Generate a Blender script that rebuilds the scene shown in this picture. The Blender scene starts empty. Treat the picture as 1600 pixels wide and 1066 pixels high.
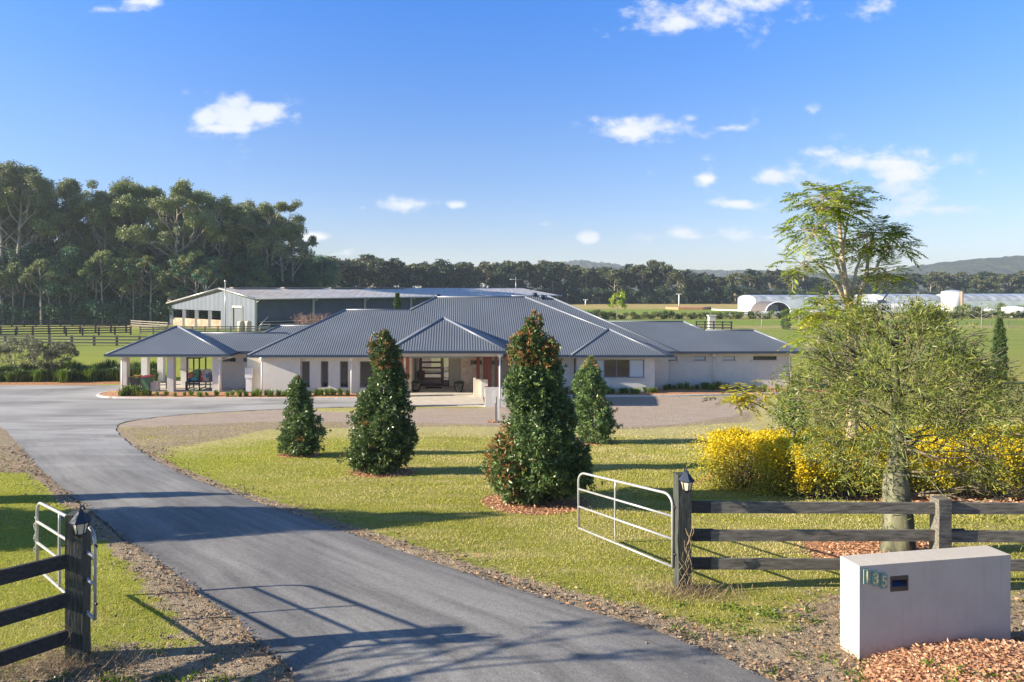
import bpy, math, random
import numpy as np
from math import radians, sin, cos, pi

# ------------------------------------------------------------------ camera, sky, sun, exposure
F = 1067.0; CX = 720.0; HY = 450.0; CAMZ = 7.3
sc = bpy.context.scene
cam = bpy.data.cameras.new("camera"); camo = bpy.data.objects.new("camera", cam)
sc.collection.objects.link(camo); sc.camera = camo
camo.location = (0, 0, CAMZ); camo.rotation_euler = (radians(90), 0, 0)
cam.sensor_width = 36; cam.lens = 24; cam.shift_x = 0.05; cam.shift_y = -0.0519
cam.clip_start = 0.1; cam.clip_end = 6000
SUN_EL, SUN_AZ = radians(20.5), radians(7.8)
w = bpy.data.worlds.new("World"); sc.world = w; w.use_nodes = True
sun = bpy.data.lights.new("sun", 'SUN'); sun.energy = 5.0; sun.angle = radians(0.5); sun.color = (1.0, 0.88, 0.70)
suno = bpy.data.objects.new("sun", sun); sc.collection.objects.link(suno)
import mathutils
sd = mathutils.Vector((cos(SUN_EL)*cos(SUN_AZ), cos(SUN_EL)*sin(SUN_AZ), -sin(SUN_EL)))
suno.rotation_euler = sd.to_track_quat('-Z', 'Y').to_euler(); suno.location = (-40, -10, 40)
sc.view_settings.view_transform = 'Standard'; sc.view_settings.look = 'None'
sc.view_settings.gamma = 1.0; sc.view_settings.exposure = 1.35; sc.view_settings.use_curve_mapping = False
sc.render.engine = 'CYCLES'
sc.cycles.use_denoising = True; sc.cycles.denoiser = 'OPENIMAGEDENOISE'; sc.cycles.denoising_input_passes = 'RGB_ALBEDO_NORMAL'; sc.cycles.denoising_prefilter = 'ACCURATE'
sc.cycles.max_bounces = 6; sc.cycles.volume_bounces = 1
sc.cycles.transparent_max_bounces = 6

def build_world():
    nt = w.node_tree; nt.nodes.clear(); N = nt.nodes.new; L = nt.links.new
    out = N('ShaderNodeOutputWorld'); sky = N('ShaderNodeTexSky'); sky.sky_type = 'NISHITA'
    sky.sun_disc = False; sky.sun_elevation = SUN_EL; sky.sun_rotation = radians(261)
    sky.air_density = 1.0; sky.dust_density = 0.3; sky.ozone_density = 2.5; sky.altitude = 0
    tint = N('ShaderNodeMix'); tint.data_type = 'RGBA'; tint.blend_type = 'MULTIPLY'; tint.inputs[0].default_value = 1
    tc0 = N('ShaderNodeTexCoord'); sp0 = N('ShaderNodeSeparateXYZ'); L(tc0.outputs['Generated'], sp0.inputs[0])
    cr = N('ShaderNodeValToRGB'); L(sp0.outputs[2], cr.inputs[0]); el = cr.color_ramp.elements
    while len(el) < 5: el.new(.5)
    for e, (p_, c_) in zip(el, [(0, (.68, .68, .80)), (.07, (.66, .66, .84)), (.2, (.58, .71, .98)), (.38, (.36, .76, 1.32)), (.62, (.52, .66, .80))]): e.position = p_; e.color = (*c_, 1)
    L(cr.outputs[0], tint.inputs[7])
    L(sky.outputs[0], tint.inputs[6])
    bg = N('ShaderNodeBackground'); bg.inputs[1].default_value = 0.084; L(tint.outputs[2], bg.inputs[0])
    tc = N('ShaderNodeTexCoord'); sp = N('ShaderNodeSeparateXYZ'); L(tc.outputs['Generated'], sp.inputs[0])
    def M(op, a, b=None, c=None, clamp=False):
        n = N('ShaderNodeMath'); n.operation = op; n.use_clamp = clamp
        for i, v in enumerate((a, b, c)):
            if v is None: continue
            if isinstance(v, (int, float)): n.inputs[i].default_value = v
            else: L(v, n.inputs[i])
        return n.outputs[0]
    y = M('MAXIMUM', sp.outputs[1], 0.02)
    u = M('DIVIDE', sp.outputs[0], y); v = M('DIVIDE', sp.outputs[2], y)
    cb = N('ShaderNodeCombineXYZ'); L(u, cb.inputs[0]); L(v, cb.inputs[1])
    nz = N('ShaderNodeTexNoise'); nz.inputs['Scale'].default_value = 13; nz.inputs['Detail'].default_value = 8
    nz.inputs['Roughness'].default_value = 0.62
    mp = N('ShaderNodeMapping'); mp.inputs['Scale'].default_value = (1, 1.5, 1); L(cb.outputs[0], mp.inputs[0]); L(mp.outputs[0], nz.inputs[0])
    clouds = [(368,182,62,26,1.5),(325,184,36,20,1.2),(408,178,42,26,1.4),(372,158,34,22,1.3),(352,200,75,11,1.2),(240,2,44,16,1),(160,14,40,8,.3),(1170,4,70,26,.9),
      (1065,38,52,20,.8),(1368,14,40,18,.6),(985,207,40,13,1),(1082,184,20,10,.8),(1135,200,38,8,.9),(1105,279,22,11,1.2),(1205,277,52,17,1.1),(1340,256,105,22,1.1),(1280,238,40,12,1.0),
      (1385,300,60,20,1),(1468,327,80,11,1),(1148,319,40,9,1),(1088,370,56,8,.9),(1228,387,24,12,.6),(927,371,20,12,1.2),(711,320,20,9,1.2),(655,320,22,8,.8),(567,325,16,7,.6),
      (490,371,24,9,1.2),(530,396,28,8,.8),(1268,171,14,9,.6),(850,350,18,6,.4),(1470,410,40,7,.6),(1340,330,60,20,.5),(1205,371,24,6,.6),(1310,262,190,38,.62),(1410,312,170,32,.6),(1110,14,150,40,.55),(1040,198,120,22,.55),(372,186,105,44,.5),(1090,368,120,14,.5),(640,322,90,14,.45)]
    acc = None
    def ramp_(s):
        r = N('ShaderNodeValToRGB'); L(s, r.inputs[0]); r.color_ramp.elements[0].position = .35; r.color_ramp.elements[0].color = (.80, .86, .95, 1); r.color_ramp.elements[1].position = .6; r.color_ramp.elements[1].color = (1, .99, .97, 1); return r.outputs[0]
    for (cx, cy, rx, ry, k) in clouds:
        a = M('MULTIPLY', M('SUBTRACT', u, (cx-CX)/F), F/(rx*1.15)); b = M('MULTIPLY', M('SUBTRACT', v, (HY-cy)/F), F/(ry*1.15))
        d = M('SQRT', M('ADD', M('MULTIPLY', a, a), M('MULTIPLY', b, b)))
        m = M('MULTIPLY', M('SUBTRACT', 1.0, d), 0.55 + .45*k if k < 1 else k)
        m = M('SUBTRACT', m, max(0, 1-k)*.25)
        acc = m if acc is None else M('MAXIMUM', acc, m)
    s = M('ADD', acc, M('MULTIPLY', M('SUBTRACT', nz.outputs[0], 0.5), 3.8))
    al = N('ShaderNodeMapRange'); al.interpolation_type = 'SMOOTHSTEP'; L(s, al.inputs[0])
    al.inputs[1].default_value = 0.02; al.inputs[2].default_value = 1.05
    ahead = M('GREATER_THAN', sp.outputs[1], 0.05)
    mask = M('MULTIPLY', M('MULTIPLY', al.outputs[0], ahead), M('LESS_THAN', M('ABSOLUTE', u), 3.0))
    wisp = N('ShaderNodeTexNoise'); wisp.inputs['Scale'].default_value = 3.2; wisp.inputs['Detail'].default_value = 6
    L(mp.outputs[0], wisp.inputs[0])
    cl = N('ShaderNodeBackground'); L(ramp_(wisp.outputs[0]), cl.inputs[0]); cl.inputs[1].default_value = 0.42
    mx = N('ShaderNodeMixShader'); L(M('MULTIPLY', mask, 0.93), mx.inputs[0]); L(bg.outputs[0], mx.inputs[1]); L(cl.outputs[0], mx.inputs[2])
    L(mx.outputs[0], out.inputs[0])
build_world()

rng = np.random.default_rng(7); random.seed(7)
COL = sc.collection

# ------------------------------------------------------------------ the lie of the land
_ky = np.array([-80, -30, -5, 4, 8, 10, 15, 20, 30, 38, 44, 60, 5000.])
_kz = np.array([4.2, 3.7, 3.3, 3.12, 3.01, 2.90, 2.50, 1.95, .80, .15, 0, 0, 0])
_gy = np.arange(-60, 80, .1); _gz = np.interp(_gy, _ky, _kz)
_gz = np.convolve(np.pad(_gz, 20, mode='edge'), np.ones(41)/41, 'valid')
def H(y): return np.interp(y, _gy, _gz)
_dd = np.concatenate([np.arange(2, 70, .02), np.arange(70, 1200, .5)])
def G(px, py):
    "point of the ground seen at this pixel of the photograph"
    z = CAMZ - (py-HY)/F*_dd
    i = np.argmax(z <= H(_dd)); d = _dd[i]
    return (px-CX)/F*d, d
def P(px, py, d): return ((px-CX)/F*d, d, CAMZ-(py-HY)/F*d)
def X(px, d): return (px-CX)/F*d
def Z(py, d): return CAMZ-(py-HY)/F*d

# ------------------------------------------------------------------ materials
def newmat(name):
    m = bpy.data.materials.new(name); m.use_nodes = True; nt = m.node_tree
    return m, nt, nt.nodes['Principled BSDF']
def mixc(nt, fac, a, b, mode='MIX'):
    n = nt.nodes.new('ShaderNodeMix'); n.data_type = 'RGBA'; n.blend_type = mode
    for i, v in ((0, fac), (6, a), (7, b)):
        if isinstance(v, (int, float)): n.inputs[i].default_value = v
        elif isinstance(v, tuple): n.inputs[i].default_value = (*v[:3], 1)
        else: nt.links.new(v, n.inputs[i])
    return n.outputs[2]
def noise(nt, scale, detail=5, vec=None, rough=.55, mapscale=None, dist=0):
    n = nt.nodes.new('ShaderNodeTexNoise'); n.inputs['Scale'].default_value = scale; n.inputs['Detail'].default_value = detail
    n.inputs['Roughness'].default_value = rough; n.inputs['Distortion'].default_value = dist
    if vec is None: vec = nt.nodes.new('ShaderNodeNewGeometry').outputs['Position']
    if mapscale:
        mp = nt.nodes.new('ShaderNodeMapping'); mp.inputs['Scale'].default_value = mapscale; nt.links.new(vec, mp.inputs[0]); vec = mp.outputs[0]
    nt.links.new(vec, n.inputs[0]); return n.outputs[0]
def ramp(nt, fac, stops, interp='LINEAR'):
    r = nt.nodes.new('ShaderNodeValToRGB'); cr = r.color_ramp; cr.interpolation = interp
    while len(cr.elements) < len(stops): cr.elements.new(.5)
    for e, (p, c) in zip(cr.elements, stops):
        e.position = p; e.color = (*c, 1) if isinstance(c, tuple) else (c, c, c, 1)
    nt.links.new(fac, r.inputs[0]); return r.outputs[0]
def mth(nt, op, a, b=None, clamp=False):
    n = nt.nodes.new('ShaderNodeMath'); n.operation = op; n.use_clamp = clamp
    for i, v in enumerate((a, b)):
        if v is None: continue
        if isinstance(v, (int, float)): n.inputs[i].default_value = v
        else: nt.links.new(v, n.inputs[i])
    return n.outputs[0]
def bump(nt, b, h, strength=.5, dist=.02):
    n = nt.nodes.new('ShaderNodeBump'); n.inputs['Strength'].default_value = strength; n.inputs['Distance'].default_value = dist
    nt.links.new(h, n.inputs['Height']); nt.links.new(n.outputs[0], b.inputs['Normal'])
def plain(name, c, rough=.6, var=.15, scale=6, bmp=0, metal=0, spec=.5, mapscale=None, detail=5):
    m, nt, b = newmat(name)
    n = noise(nt, scale, detail, mapscale=mapscale)
    lo = tuple(max(0, v*(1-var)) for v in c); hi = tuple(min(1, v*(1+var)) for v in c)
    nt.links.new(ramp(nt, n, [(.3, lo), (.7, hi)]), b.inputs['Base Color'])
    b.inputs['Roughness'].default_value = rough; b.inputs['Metallic'].default_value = metal
    b.inputs['Specular IOR Level'].default_value = spec
    if bmp: bump(nt, b, n, bmp, .02)
    return m
def leafmat(name, cols, trans=.3, rough=.5, spec=.35):
    "each leaf takes its own shade"
    m, nt, b = newmat(name); g = nt.nodes.new('ShaderNodeNewGeometry')
    oi = nt.nodes.new('ShaderNodeObjectInfo')
    k = len(cols); c = ramp(nt, g.outputs['Random Per Island'], [(i/(k-1), col) for i, col in enumerate(cols)])
    br = mth(nt, 'ADD', mth(nt, 'MULTIPLY', oi.outputs['Random'], .5), .75)
    vm = nt.nodes.new('ShaderNodeVectorMath'); vm.operation = 'SCALE'; nt.links.new(c, vm.inputs[0]); nt.links.new(br, vm.inputs['Scale'])
    c = vm.outputs[0]
    nt.links.new(c, b.inputs['Base Color']); b.inputs['Roughness'].default_value = rough; b.inputs['Specular IOR Level'].default_value = spec
    t = nt.nodes.new('ShaderNodeBsdfTranslucent'); nt.links.new(c, t.inputs[0])
    mx = nt.nodes.new('ShaderNodeMixShader'); mx.inputs[0].default_value = trans
    nt.links.new(b.outputs[0], mx.inputs[1]); nt.links.new(t.outputs[0], mx.inputs[2])
    nt.links.new(mx.outputs[0], nt.nodes['Material Output'].inputs[0]); return m
def ribbed(name, c, axis, pitch, rough=.42, strength=.5, contrast=.22, metal=0.0, var=.1, streak=0):
    m, nt, b = newmat(name); g = nt.nodes.new('ShaderNodeNewGeometry'); sp = nt.nodes.new('ShaderNodeSeparateXYZ')
    nt.links.new(g.outputs['Position'], sp.inputs[0])
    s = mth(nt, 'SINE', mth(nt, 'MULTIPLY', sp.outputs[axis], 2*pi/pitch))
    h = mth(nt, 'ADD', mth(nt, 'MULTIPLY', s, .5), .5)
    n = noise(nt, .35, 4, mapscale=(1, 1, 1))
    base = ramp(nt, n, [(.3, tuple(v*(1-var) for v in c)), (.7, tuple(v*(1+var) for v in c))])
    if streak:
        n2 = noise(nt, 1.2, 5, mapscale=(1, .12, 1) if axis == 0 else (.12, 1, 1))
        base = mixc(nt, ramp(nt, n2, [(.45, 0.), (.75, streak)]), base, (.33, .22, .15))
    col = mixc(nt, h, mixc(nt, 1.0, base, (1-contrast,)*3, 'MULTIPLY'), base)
    nt.links.new(col, b.inputs['Base Color']); b.inputs['Roughness'].default_value = rough; b.inputs['Metallic'].default_value = metal
    bump(nt, b, h, strength, .03); return m

M_ = {}
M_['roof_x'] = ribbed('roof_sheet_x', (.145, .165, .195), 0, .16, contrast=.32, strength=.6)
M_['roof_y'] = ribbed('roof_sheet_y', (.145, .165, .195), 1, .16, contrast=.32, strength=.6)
M_['ridge'] = plain('ridge_capping', (.18, .20, .235), .35, .08, 3)
M_['gutter'] = plain('gutter_dark', (.03, .05, .09), .35, .1, 3)
M_['wall'] = plain('render_grey', (.63, .60, .545), .8, .05, 2.5, .08)
M_['wall_cream'] = plain('render_cream', (.74, .67, .55), .8, .05, 2.5, .05)
M_['soffit'] = plain('soffit', (.60, .55, .49), .7, .05, 2)
M_['white'] = plain('white_paint', (.74, .73, .70), .5, .05, 4)
M_['glass'] = plain('dark_room_glass', (.012, .016, .022), .04, .3, 1.5, spec=.8)  # near-black base stands in for the unlit rooms behind the panes
M_['blind'] = plain('window_blind', (.56, .60, .63), .6, .08, 14, mapscale=(.1, .1, 3))
M_['frame'] = plain('window_frame', (.22, .21, .22), .4, .08, 4)
M_['redwood'] = plain('red_timber', (.16, .035, .02), .5, .25, 9, .1, mapscale=(4, 4, .4))
M_['doorwood'] = plain('door_timber', (.16, .035, .022), .35, .2, 9, .1, mapscale=(1, 4, 4))
M_['concrete'] = plain('concrete', (.50, .46, .40), .85, .1, 1.6, .1)
M_['kerb'] = plain('kerb_concrete', (.62, .57, .52), .85, .14, 3, .15)
M_['black_metal'] = plain('black_steel', (.012, .012, .014), .4, .2, 8)
M_['galv'] = plain('galvanised_pipe', (.44, .44, .44), .35, .12, 12, metal=.35, detail=8)
M_['black_wood'] = plain('black_post_timber', (.045, .050, .042), .75, .7, 14, .45, mapscale=(3, 3, .35), detail=8)
M_['rail_wood'] = plain('weathered_rail_timber', (.14, .128, .105), .8, .55, 9, .5, mapscale=(.5, 3, 3), detail=9)
M_['dark_rail'] = plain('dark_rail_timber', (.030, .030, .030), .75, .5, 9, .4, mapscale=(.5, 3, 3), detail=9)
M_['pale_rail'] = plain('pale_rail_timber', (.22, .20, .16), .8, .3, 5)
M_['trunk_pale'] = plain('pale_bark', (.34, .30, .25), .85, .45, 1.2, .2, mapscale=(1, 1, .3))
M_['trunk_grey'] = plain('grey_bark', (.19, .16, .125), .9, .35, 8, .6, mapscale=(1, 1, .35))
M_['trunk_bottle'] = plain('bottle_bark', (.115, .115, .07), .9, .95, 6, 1.0, mapscale=(1, 1, .30), detail=10)
M_['trunk_jac'] = plain('jacaranda_bark', (.46, .36, .25), .85, .2, 9, .3)
M_['chips'] = leafmat('woodchips', [(.50, .27, .15), (.36, .17, .09), (.64, .42, .27), (.24, .12, .07), (.56, .33, .20)], 0, .9, .2)
M_['litter'] = leafmat('leaf_litter', [(.34, .25, .17), (.20, .13, .08), (.45, .36, .25), (.36, .16, .07), (.29, .22, .15), (.12, .09, .06)], .05, .8, .2)
M_['grass'] = leafmat('grass_blades', [(.38, .38, .045), (.24, .28, .03), (.54, .48, .12), (.32, .34, .04), (.64, .54, .22)], .35, .6, .2)
M_['grass_dry'] = leafmat('grass_blades_dry', [(.62, .50, .24), (.46, .42, .14), (.70, .58, .32), (.40, .38, .10)], .3, .7, .2)
M_['dry_grass'] = leafmat('dry_grass', [(.42, .33, .20), (.30, .22, .13), (.52, .42, .27)], .2, .8, .2)
M_['lp_dark'] = leafmat('lilly_leaf', [(0.117, 0.195, 0.046), (0.046, 0.111, 0.039), (0.221, 0.286, 0.065), (0.065, 0.130, 0.046), (0.156, 0.208, 0.091)], .22, .38, .5)
M_['lp_new'] = leafmat('lilly_new_leaf', [(.46, .20, .06), (.28, .15, .04), (.58, .20, .12), (.30, .24, .05), (.48, .30, .09)], .3, .45, .4)
M_['bottle'] = leafmat('bottle_leaf', [(.17, .21, .04), (.085, .125, .03), (.28, .31, .06), (.12, .165, .035), (.36, .33, .06)], .35, .45, .4)
M_['jac'] = leafmat('jacaranda_leaf', [(0.281, 0.355, 0.038), (0.150, 0.233, 0.038), (0.447, 0.485, 0.038), (0.205, 0.281, 0.038)], .4, .5, .3)
M_['jac_y'] = leafmat('jacaranda_yellow', [(0.600, 0.480, 0.024), (0.408, 0.384, 0.036), (0.240, 0.288, 0.036), (0.696, 0.504, 0.036)], .4, .5, .3)
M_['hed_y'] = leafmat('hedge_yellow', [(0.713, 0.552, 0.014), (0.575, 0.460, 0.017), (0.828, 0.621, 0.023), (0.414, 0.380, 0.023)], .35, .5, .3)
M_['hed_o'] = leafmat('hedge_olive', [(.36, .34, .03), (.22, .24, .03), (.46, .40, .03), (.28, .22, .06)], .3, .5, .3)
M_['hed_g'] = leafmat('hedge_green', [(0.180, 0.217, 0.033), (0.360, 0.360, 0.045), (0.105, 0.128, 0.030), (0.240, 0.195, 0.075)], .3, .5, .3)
M_['twig'] = plain('twig', (.22, .17, .115), .9, .25, 10)
M_['euc'] = leafmat('eucalypt_leaf', [(0.195, 0.247, 0.078), (0.111, 0.156, 0.065), (0.312, 0.338, 0.104), (0.143, 0.195, 0.078), (0.260, 0.234, 0.091)], .2, .5, .35)
M_['euc2'] = leafmat('eucalypt_leaf_grey', [(0.221, 0.273, 0.130), (0.143, 0.195, 0.098), (0.325, 0.351, 0.156), (0.247, 0.234, 0.104)], .2, .5, .35)
M_['farleaf'] = leafmat('far_gum_leaf', [(.10, .12, .045), (.055, .075, .035), (.16, .165, .065), (.075, .09, .045), (.13, .12, .055)], .2, .5, .3)
M_['fardark'] = leafmat('far_dark_leaf', [(.045, .075, .04), (.028, .050, .034), (.075, .10, .045)], .2, .5, .3)
M_['under'] = leafmat('understorey_leaf', [(0.066, 0.150, 0.079), (0.039, 0.096, 0.061), (0.114, 0.202, 0.079), (0.053, 0.120, 0.079)], .2, .5, .3)
M_['bush'] = leafmat('bush_leaf', [(0.112, 0.154, 0.042), (0.070, 0.105, 0.031), (0.182, 0.210, 0.049)], .2, .5, .3)
M_['cyp'] = leafmat('cypress_leaf', [(0.065, 0.111, 0.033), (0.039, 0.072, 0.023), (0.111, 0.156, 0.039)], .15, .5, .3)
M_['call'] = leafmat('callistemon_leaf', [(.20, .20, .11), (.13, .145, .075), (.29, .27, .17)], .25, .5, .3)
M_['strap'] = leafmat('strap_leaf', [(0.161, 0.265, 0.025), (0.092, 0.172, 0.023), (0.287, 0.380, 0.034), (0.057, 0.115, 0.023)], .35, .4, .4)
M_['strap_dark'] = leafmat('strap_leaf_dark', [(.06, .11, .03), (.11, .17, .03), (.04, .075, .025), (.20, .25, .04)], .3, .4, .4)
M_['greenhouse'] = ribbed('greenhouse_skin', (.74, .75, .76), 0, 6.0, rough=.5, strength=.25, contrast=.12, var=.08)
M_['greenroof'] = ribbed('greenhouse_roof', (.40, .43, .46), 0, 3.0, rough=.35, strength=.3, contrast=.25, var=.35)
M_['plastic'] = plain('white_plastic_sheet', (.82, .84, .85), .5, .06, .4)
M_['shed_wall'] = ribbed('shed_cladding', (.115, .145, .19), 1, .9, rough=.45, strength=.6, contrast=.25)
M_['shed_roof'] = ribbed('shed_roof_sheet', (.50, .485, .47), 0, 1.1, rough=.5, strength=.3, contrast=.10, var=.12, streak=.5)
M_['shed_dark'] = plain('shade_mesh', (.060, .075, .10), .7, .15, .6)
M_['tank'] = plain('cream_tank', (.62, .52, .36), .7, .12, 2)
M_['brown_panel'] = plain('brown_panel', (.34, .25, .17), .8, .35, 1.4)

def stone_mat():
    m, nt, b = newmat('stacked_stone'); t = nt.nodes.new('ShaderNodeTexBrick'); g = nt.nodes.new('ShaderNodeNewGeometry')
    mp = nt.nodes.new('ShaderNodeMapping'); mp.inputs['Rotation'].default_value = (radians(90), 0, 0); nt.links.new(g.outputs['Position'], mp.inputs[0]); nt.links.new(mp.outputs[0], t.inputs[0])
    t.inputs['Color1'].default_value = (.52, .42, .33, 1); t.inputs['Color2'].default_value = (.36, .27, .22, 1); t.inputs['Mortar'].default_value = (.24, .20, .17, 1)
    t.inputs['Scale'].default_value = 3.2; t.inputs['Mortar Size'].default_value = .012; t.inputs['Row Height'].default_value = .25
    nt.links.new(t.outputs[0], b.inputs['Base Color']); b.inputs['Roughness'].default_value = .9; bump(nt, b, t.outputs[0], .6, .03); return m
M_['stone'] = stone_mat()
def clear_glass():
    m, nt, b = newmat('clear_pane'); b.inputs['Base Color'].default_value = (.9, .95, .95, 1)
    g = nt.nodes.new('ShaderNodeBsdfGlossy'); g.inputs['Roughness'].default_value = .03
    t = nt.nodes.new('ShaderNodeBsdfTransparent'); t.inputs[0].default_value = (.80, .86, .86, 1)
    mx = nt.nodes.new('ShaderNodeMixShader'); mx.inputs[0].default_value = .30
    nt.links.new(t.outputs[0], mx.inputs[1]); nt.links.new(g.outputs[0], mx.inputs[2]); nt.links.new(mx.outputs[0], nt.nodes['Material Output'].inputs[0]); return m
M_['pane'] = clear_glass()
def solid(name, c, rough=.5, var=.1): 
    k = 'c_'+name
    if k not in M_: M_[k] = plain(name, c, rough, var, 8)
    return M_[k]

def asphalt_mat():
    m, nt, b = newmat('asphalt')
    big = noise(nt, .22, 6, mapscale=(1.6, .5, 1), dist=.6); fine = noise(nt, 60, 3); mid = noise(nt, 5.0, 8, rough=.7)
    c = ramp(nt, big, [(.30, (.195, .19, .18)), (.5, (.285, .275, .26)), (.72, (.38, .365, .335))])
    uv = nt.nodes.new('ShaderNodeAttribute'); uv.attribute_name = 'lane'; l = uv.outputs['Fac']
    # wheel tracks are polished paler, the middle and the edges stay darker
    tr = ramp(nt, l, [(0, .55), (.10, .78), (.24, 1.12), (.40, .92), (.52, .86), (.64, 1.0), (.78, 1.14), (.92, .82), (1, .58)])
    c = mixc(nt, .75, c, tr, 'MULTIPLY')
    c = mixc(nt, ramp(nt, mid, [(.35, 0.), (.75, .45)]), c, (.34, .335, .32))
    c = mixc(nt, ramp(nt, fine, [(.3, .55), (.8, 0.)]), c, (.045, .045, .05))
    pale = noise(nt, 90, 1); c = mixc(nt, ramp(nt, pale, [(.70, 0.), (.76, .6)]), c, (.42, .40, .37))
    cb = nt.nodes.new('ShaderNodeCombineXYZ'); pz = nt.nodes.new('ShaderNodeSeparateXYZ'); nt.links.new(nt.nodes.new('ShaderNodeNewGeometry').outputs['Position'], pz.inputs[0])
    nt.links.new(mth(nt, 'MULTIPLY', l, 14.), cb.inputs[0]); nt.links.new(mth(nt, 'MULTIPLY', pz.outputs[1], .35), cb.inputs[1])
    st = noise(nt, 1.0, 6, vec=cb.outputs[0], rough=.65)
    c = mixc(nt, .85, c, ramp(nt, st, [(.30, .62), (.5, 1.0), (.70, 1.30)]), 'MULTIPLY')
    rough_ = noise(nt, 16, 5, rough=.8); c = mixc(nt, .7, c, ramp(nt, rough_, [(.30, .66), (.55, 1.), (.75, 1.3)]), 'MULTIPLY')
    far = nt.nodes.new('ShaderNodeNewGeometry'); sp = nt.nodes.new('ShaderNodeSeparateXYZ'); nt.links.new(far.outputs['Position'], sp.inputs[0])
    f = ramp(nt, mth(nt, 'DIVIDE', sp.outputs[1], 50), [(.25, 0.), (.62, 1.)])
    n3 = noise(nt, .35, 5, mapscale=(.35, 1.4, 1), dist=.8)
    dust = ramp(nt, n3, [(.38, 0.10), (.62, .75)])
    c = mixc(nt, mth(nt, 'MULTIPLY', f, dust), c, (.43, .42, .40))
    nt.links.new(c, b.inputs['Base Color']); b.inputs['Roughness'].default_value = .8; b.inputs['Specular IOR Level'].default_value = .3
    bump(nt, b, fine, .5, .01); return m
M_['asphalt'] = asphalt_mat()

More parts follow.
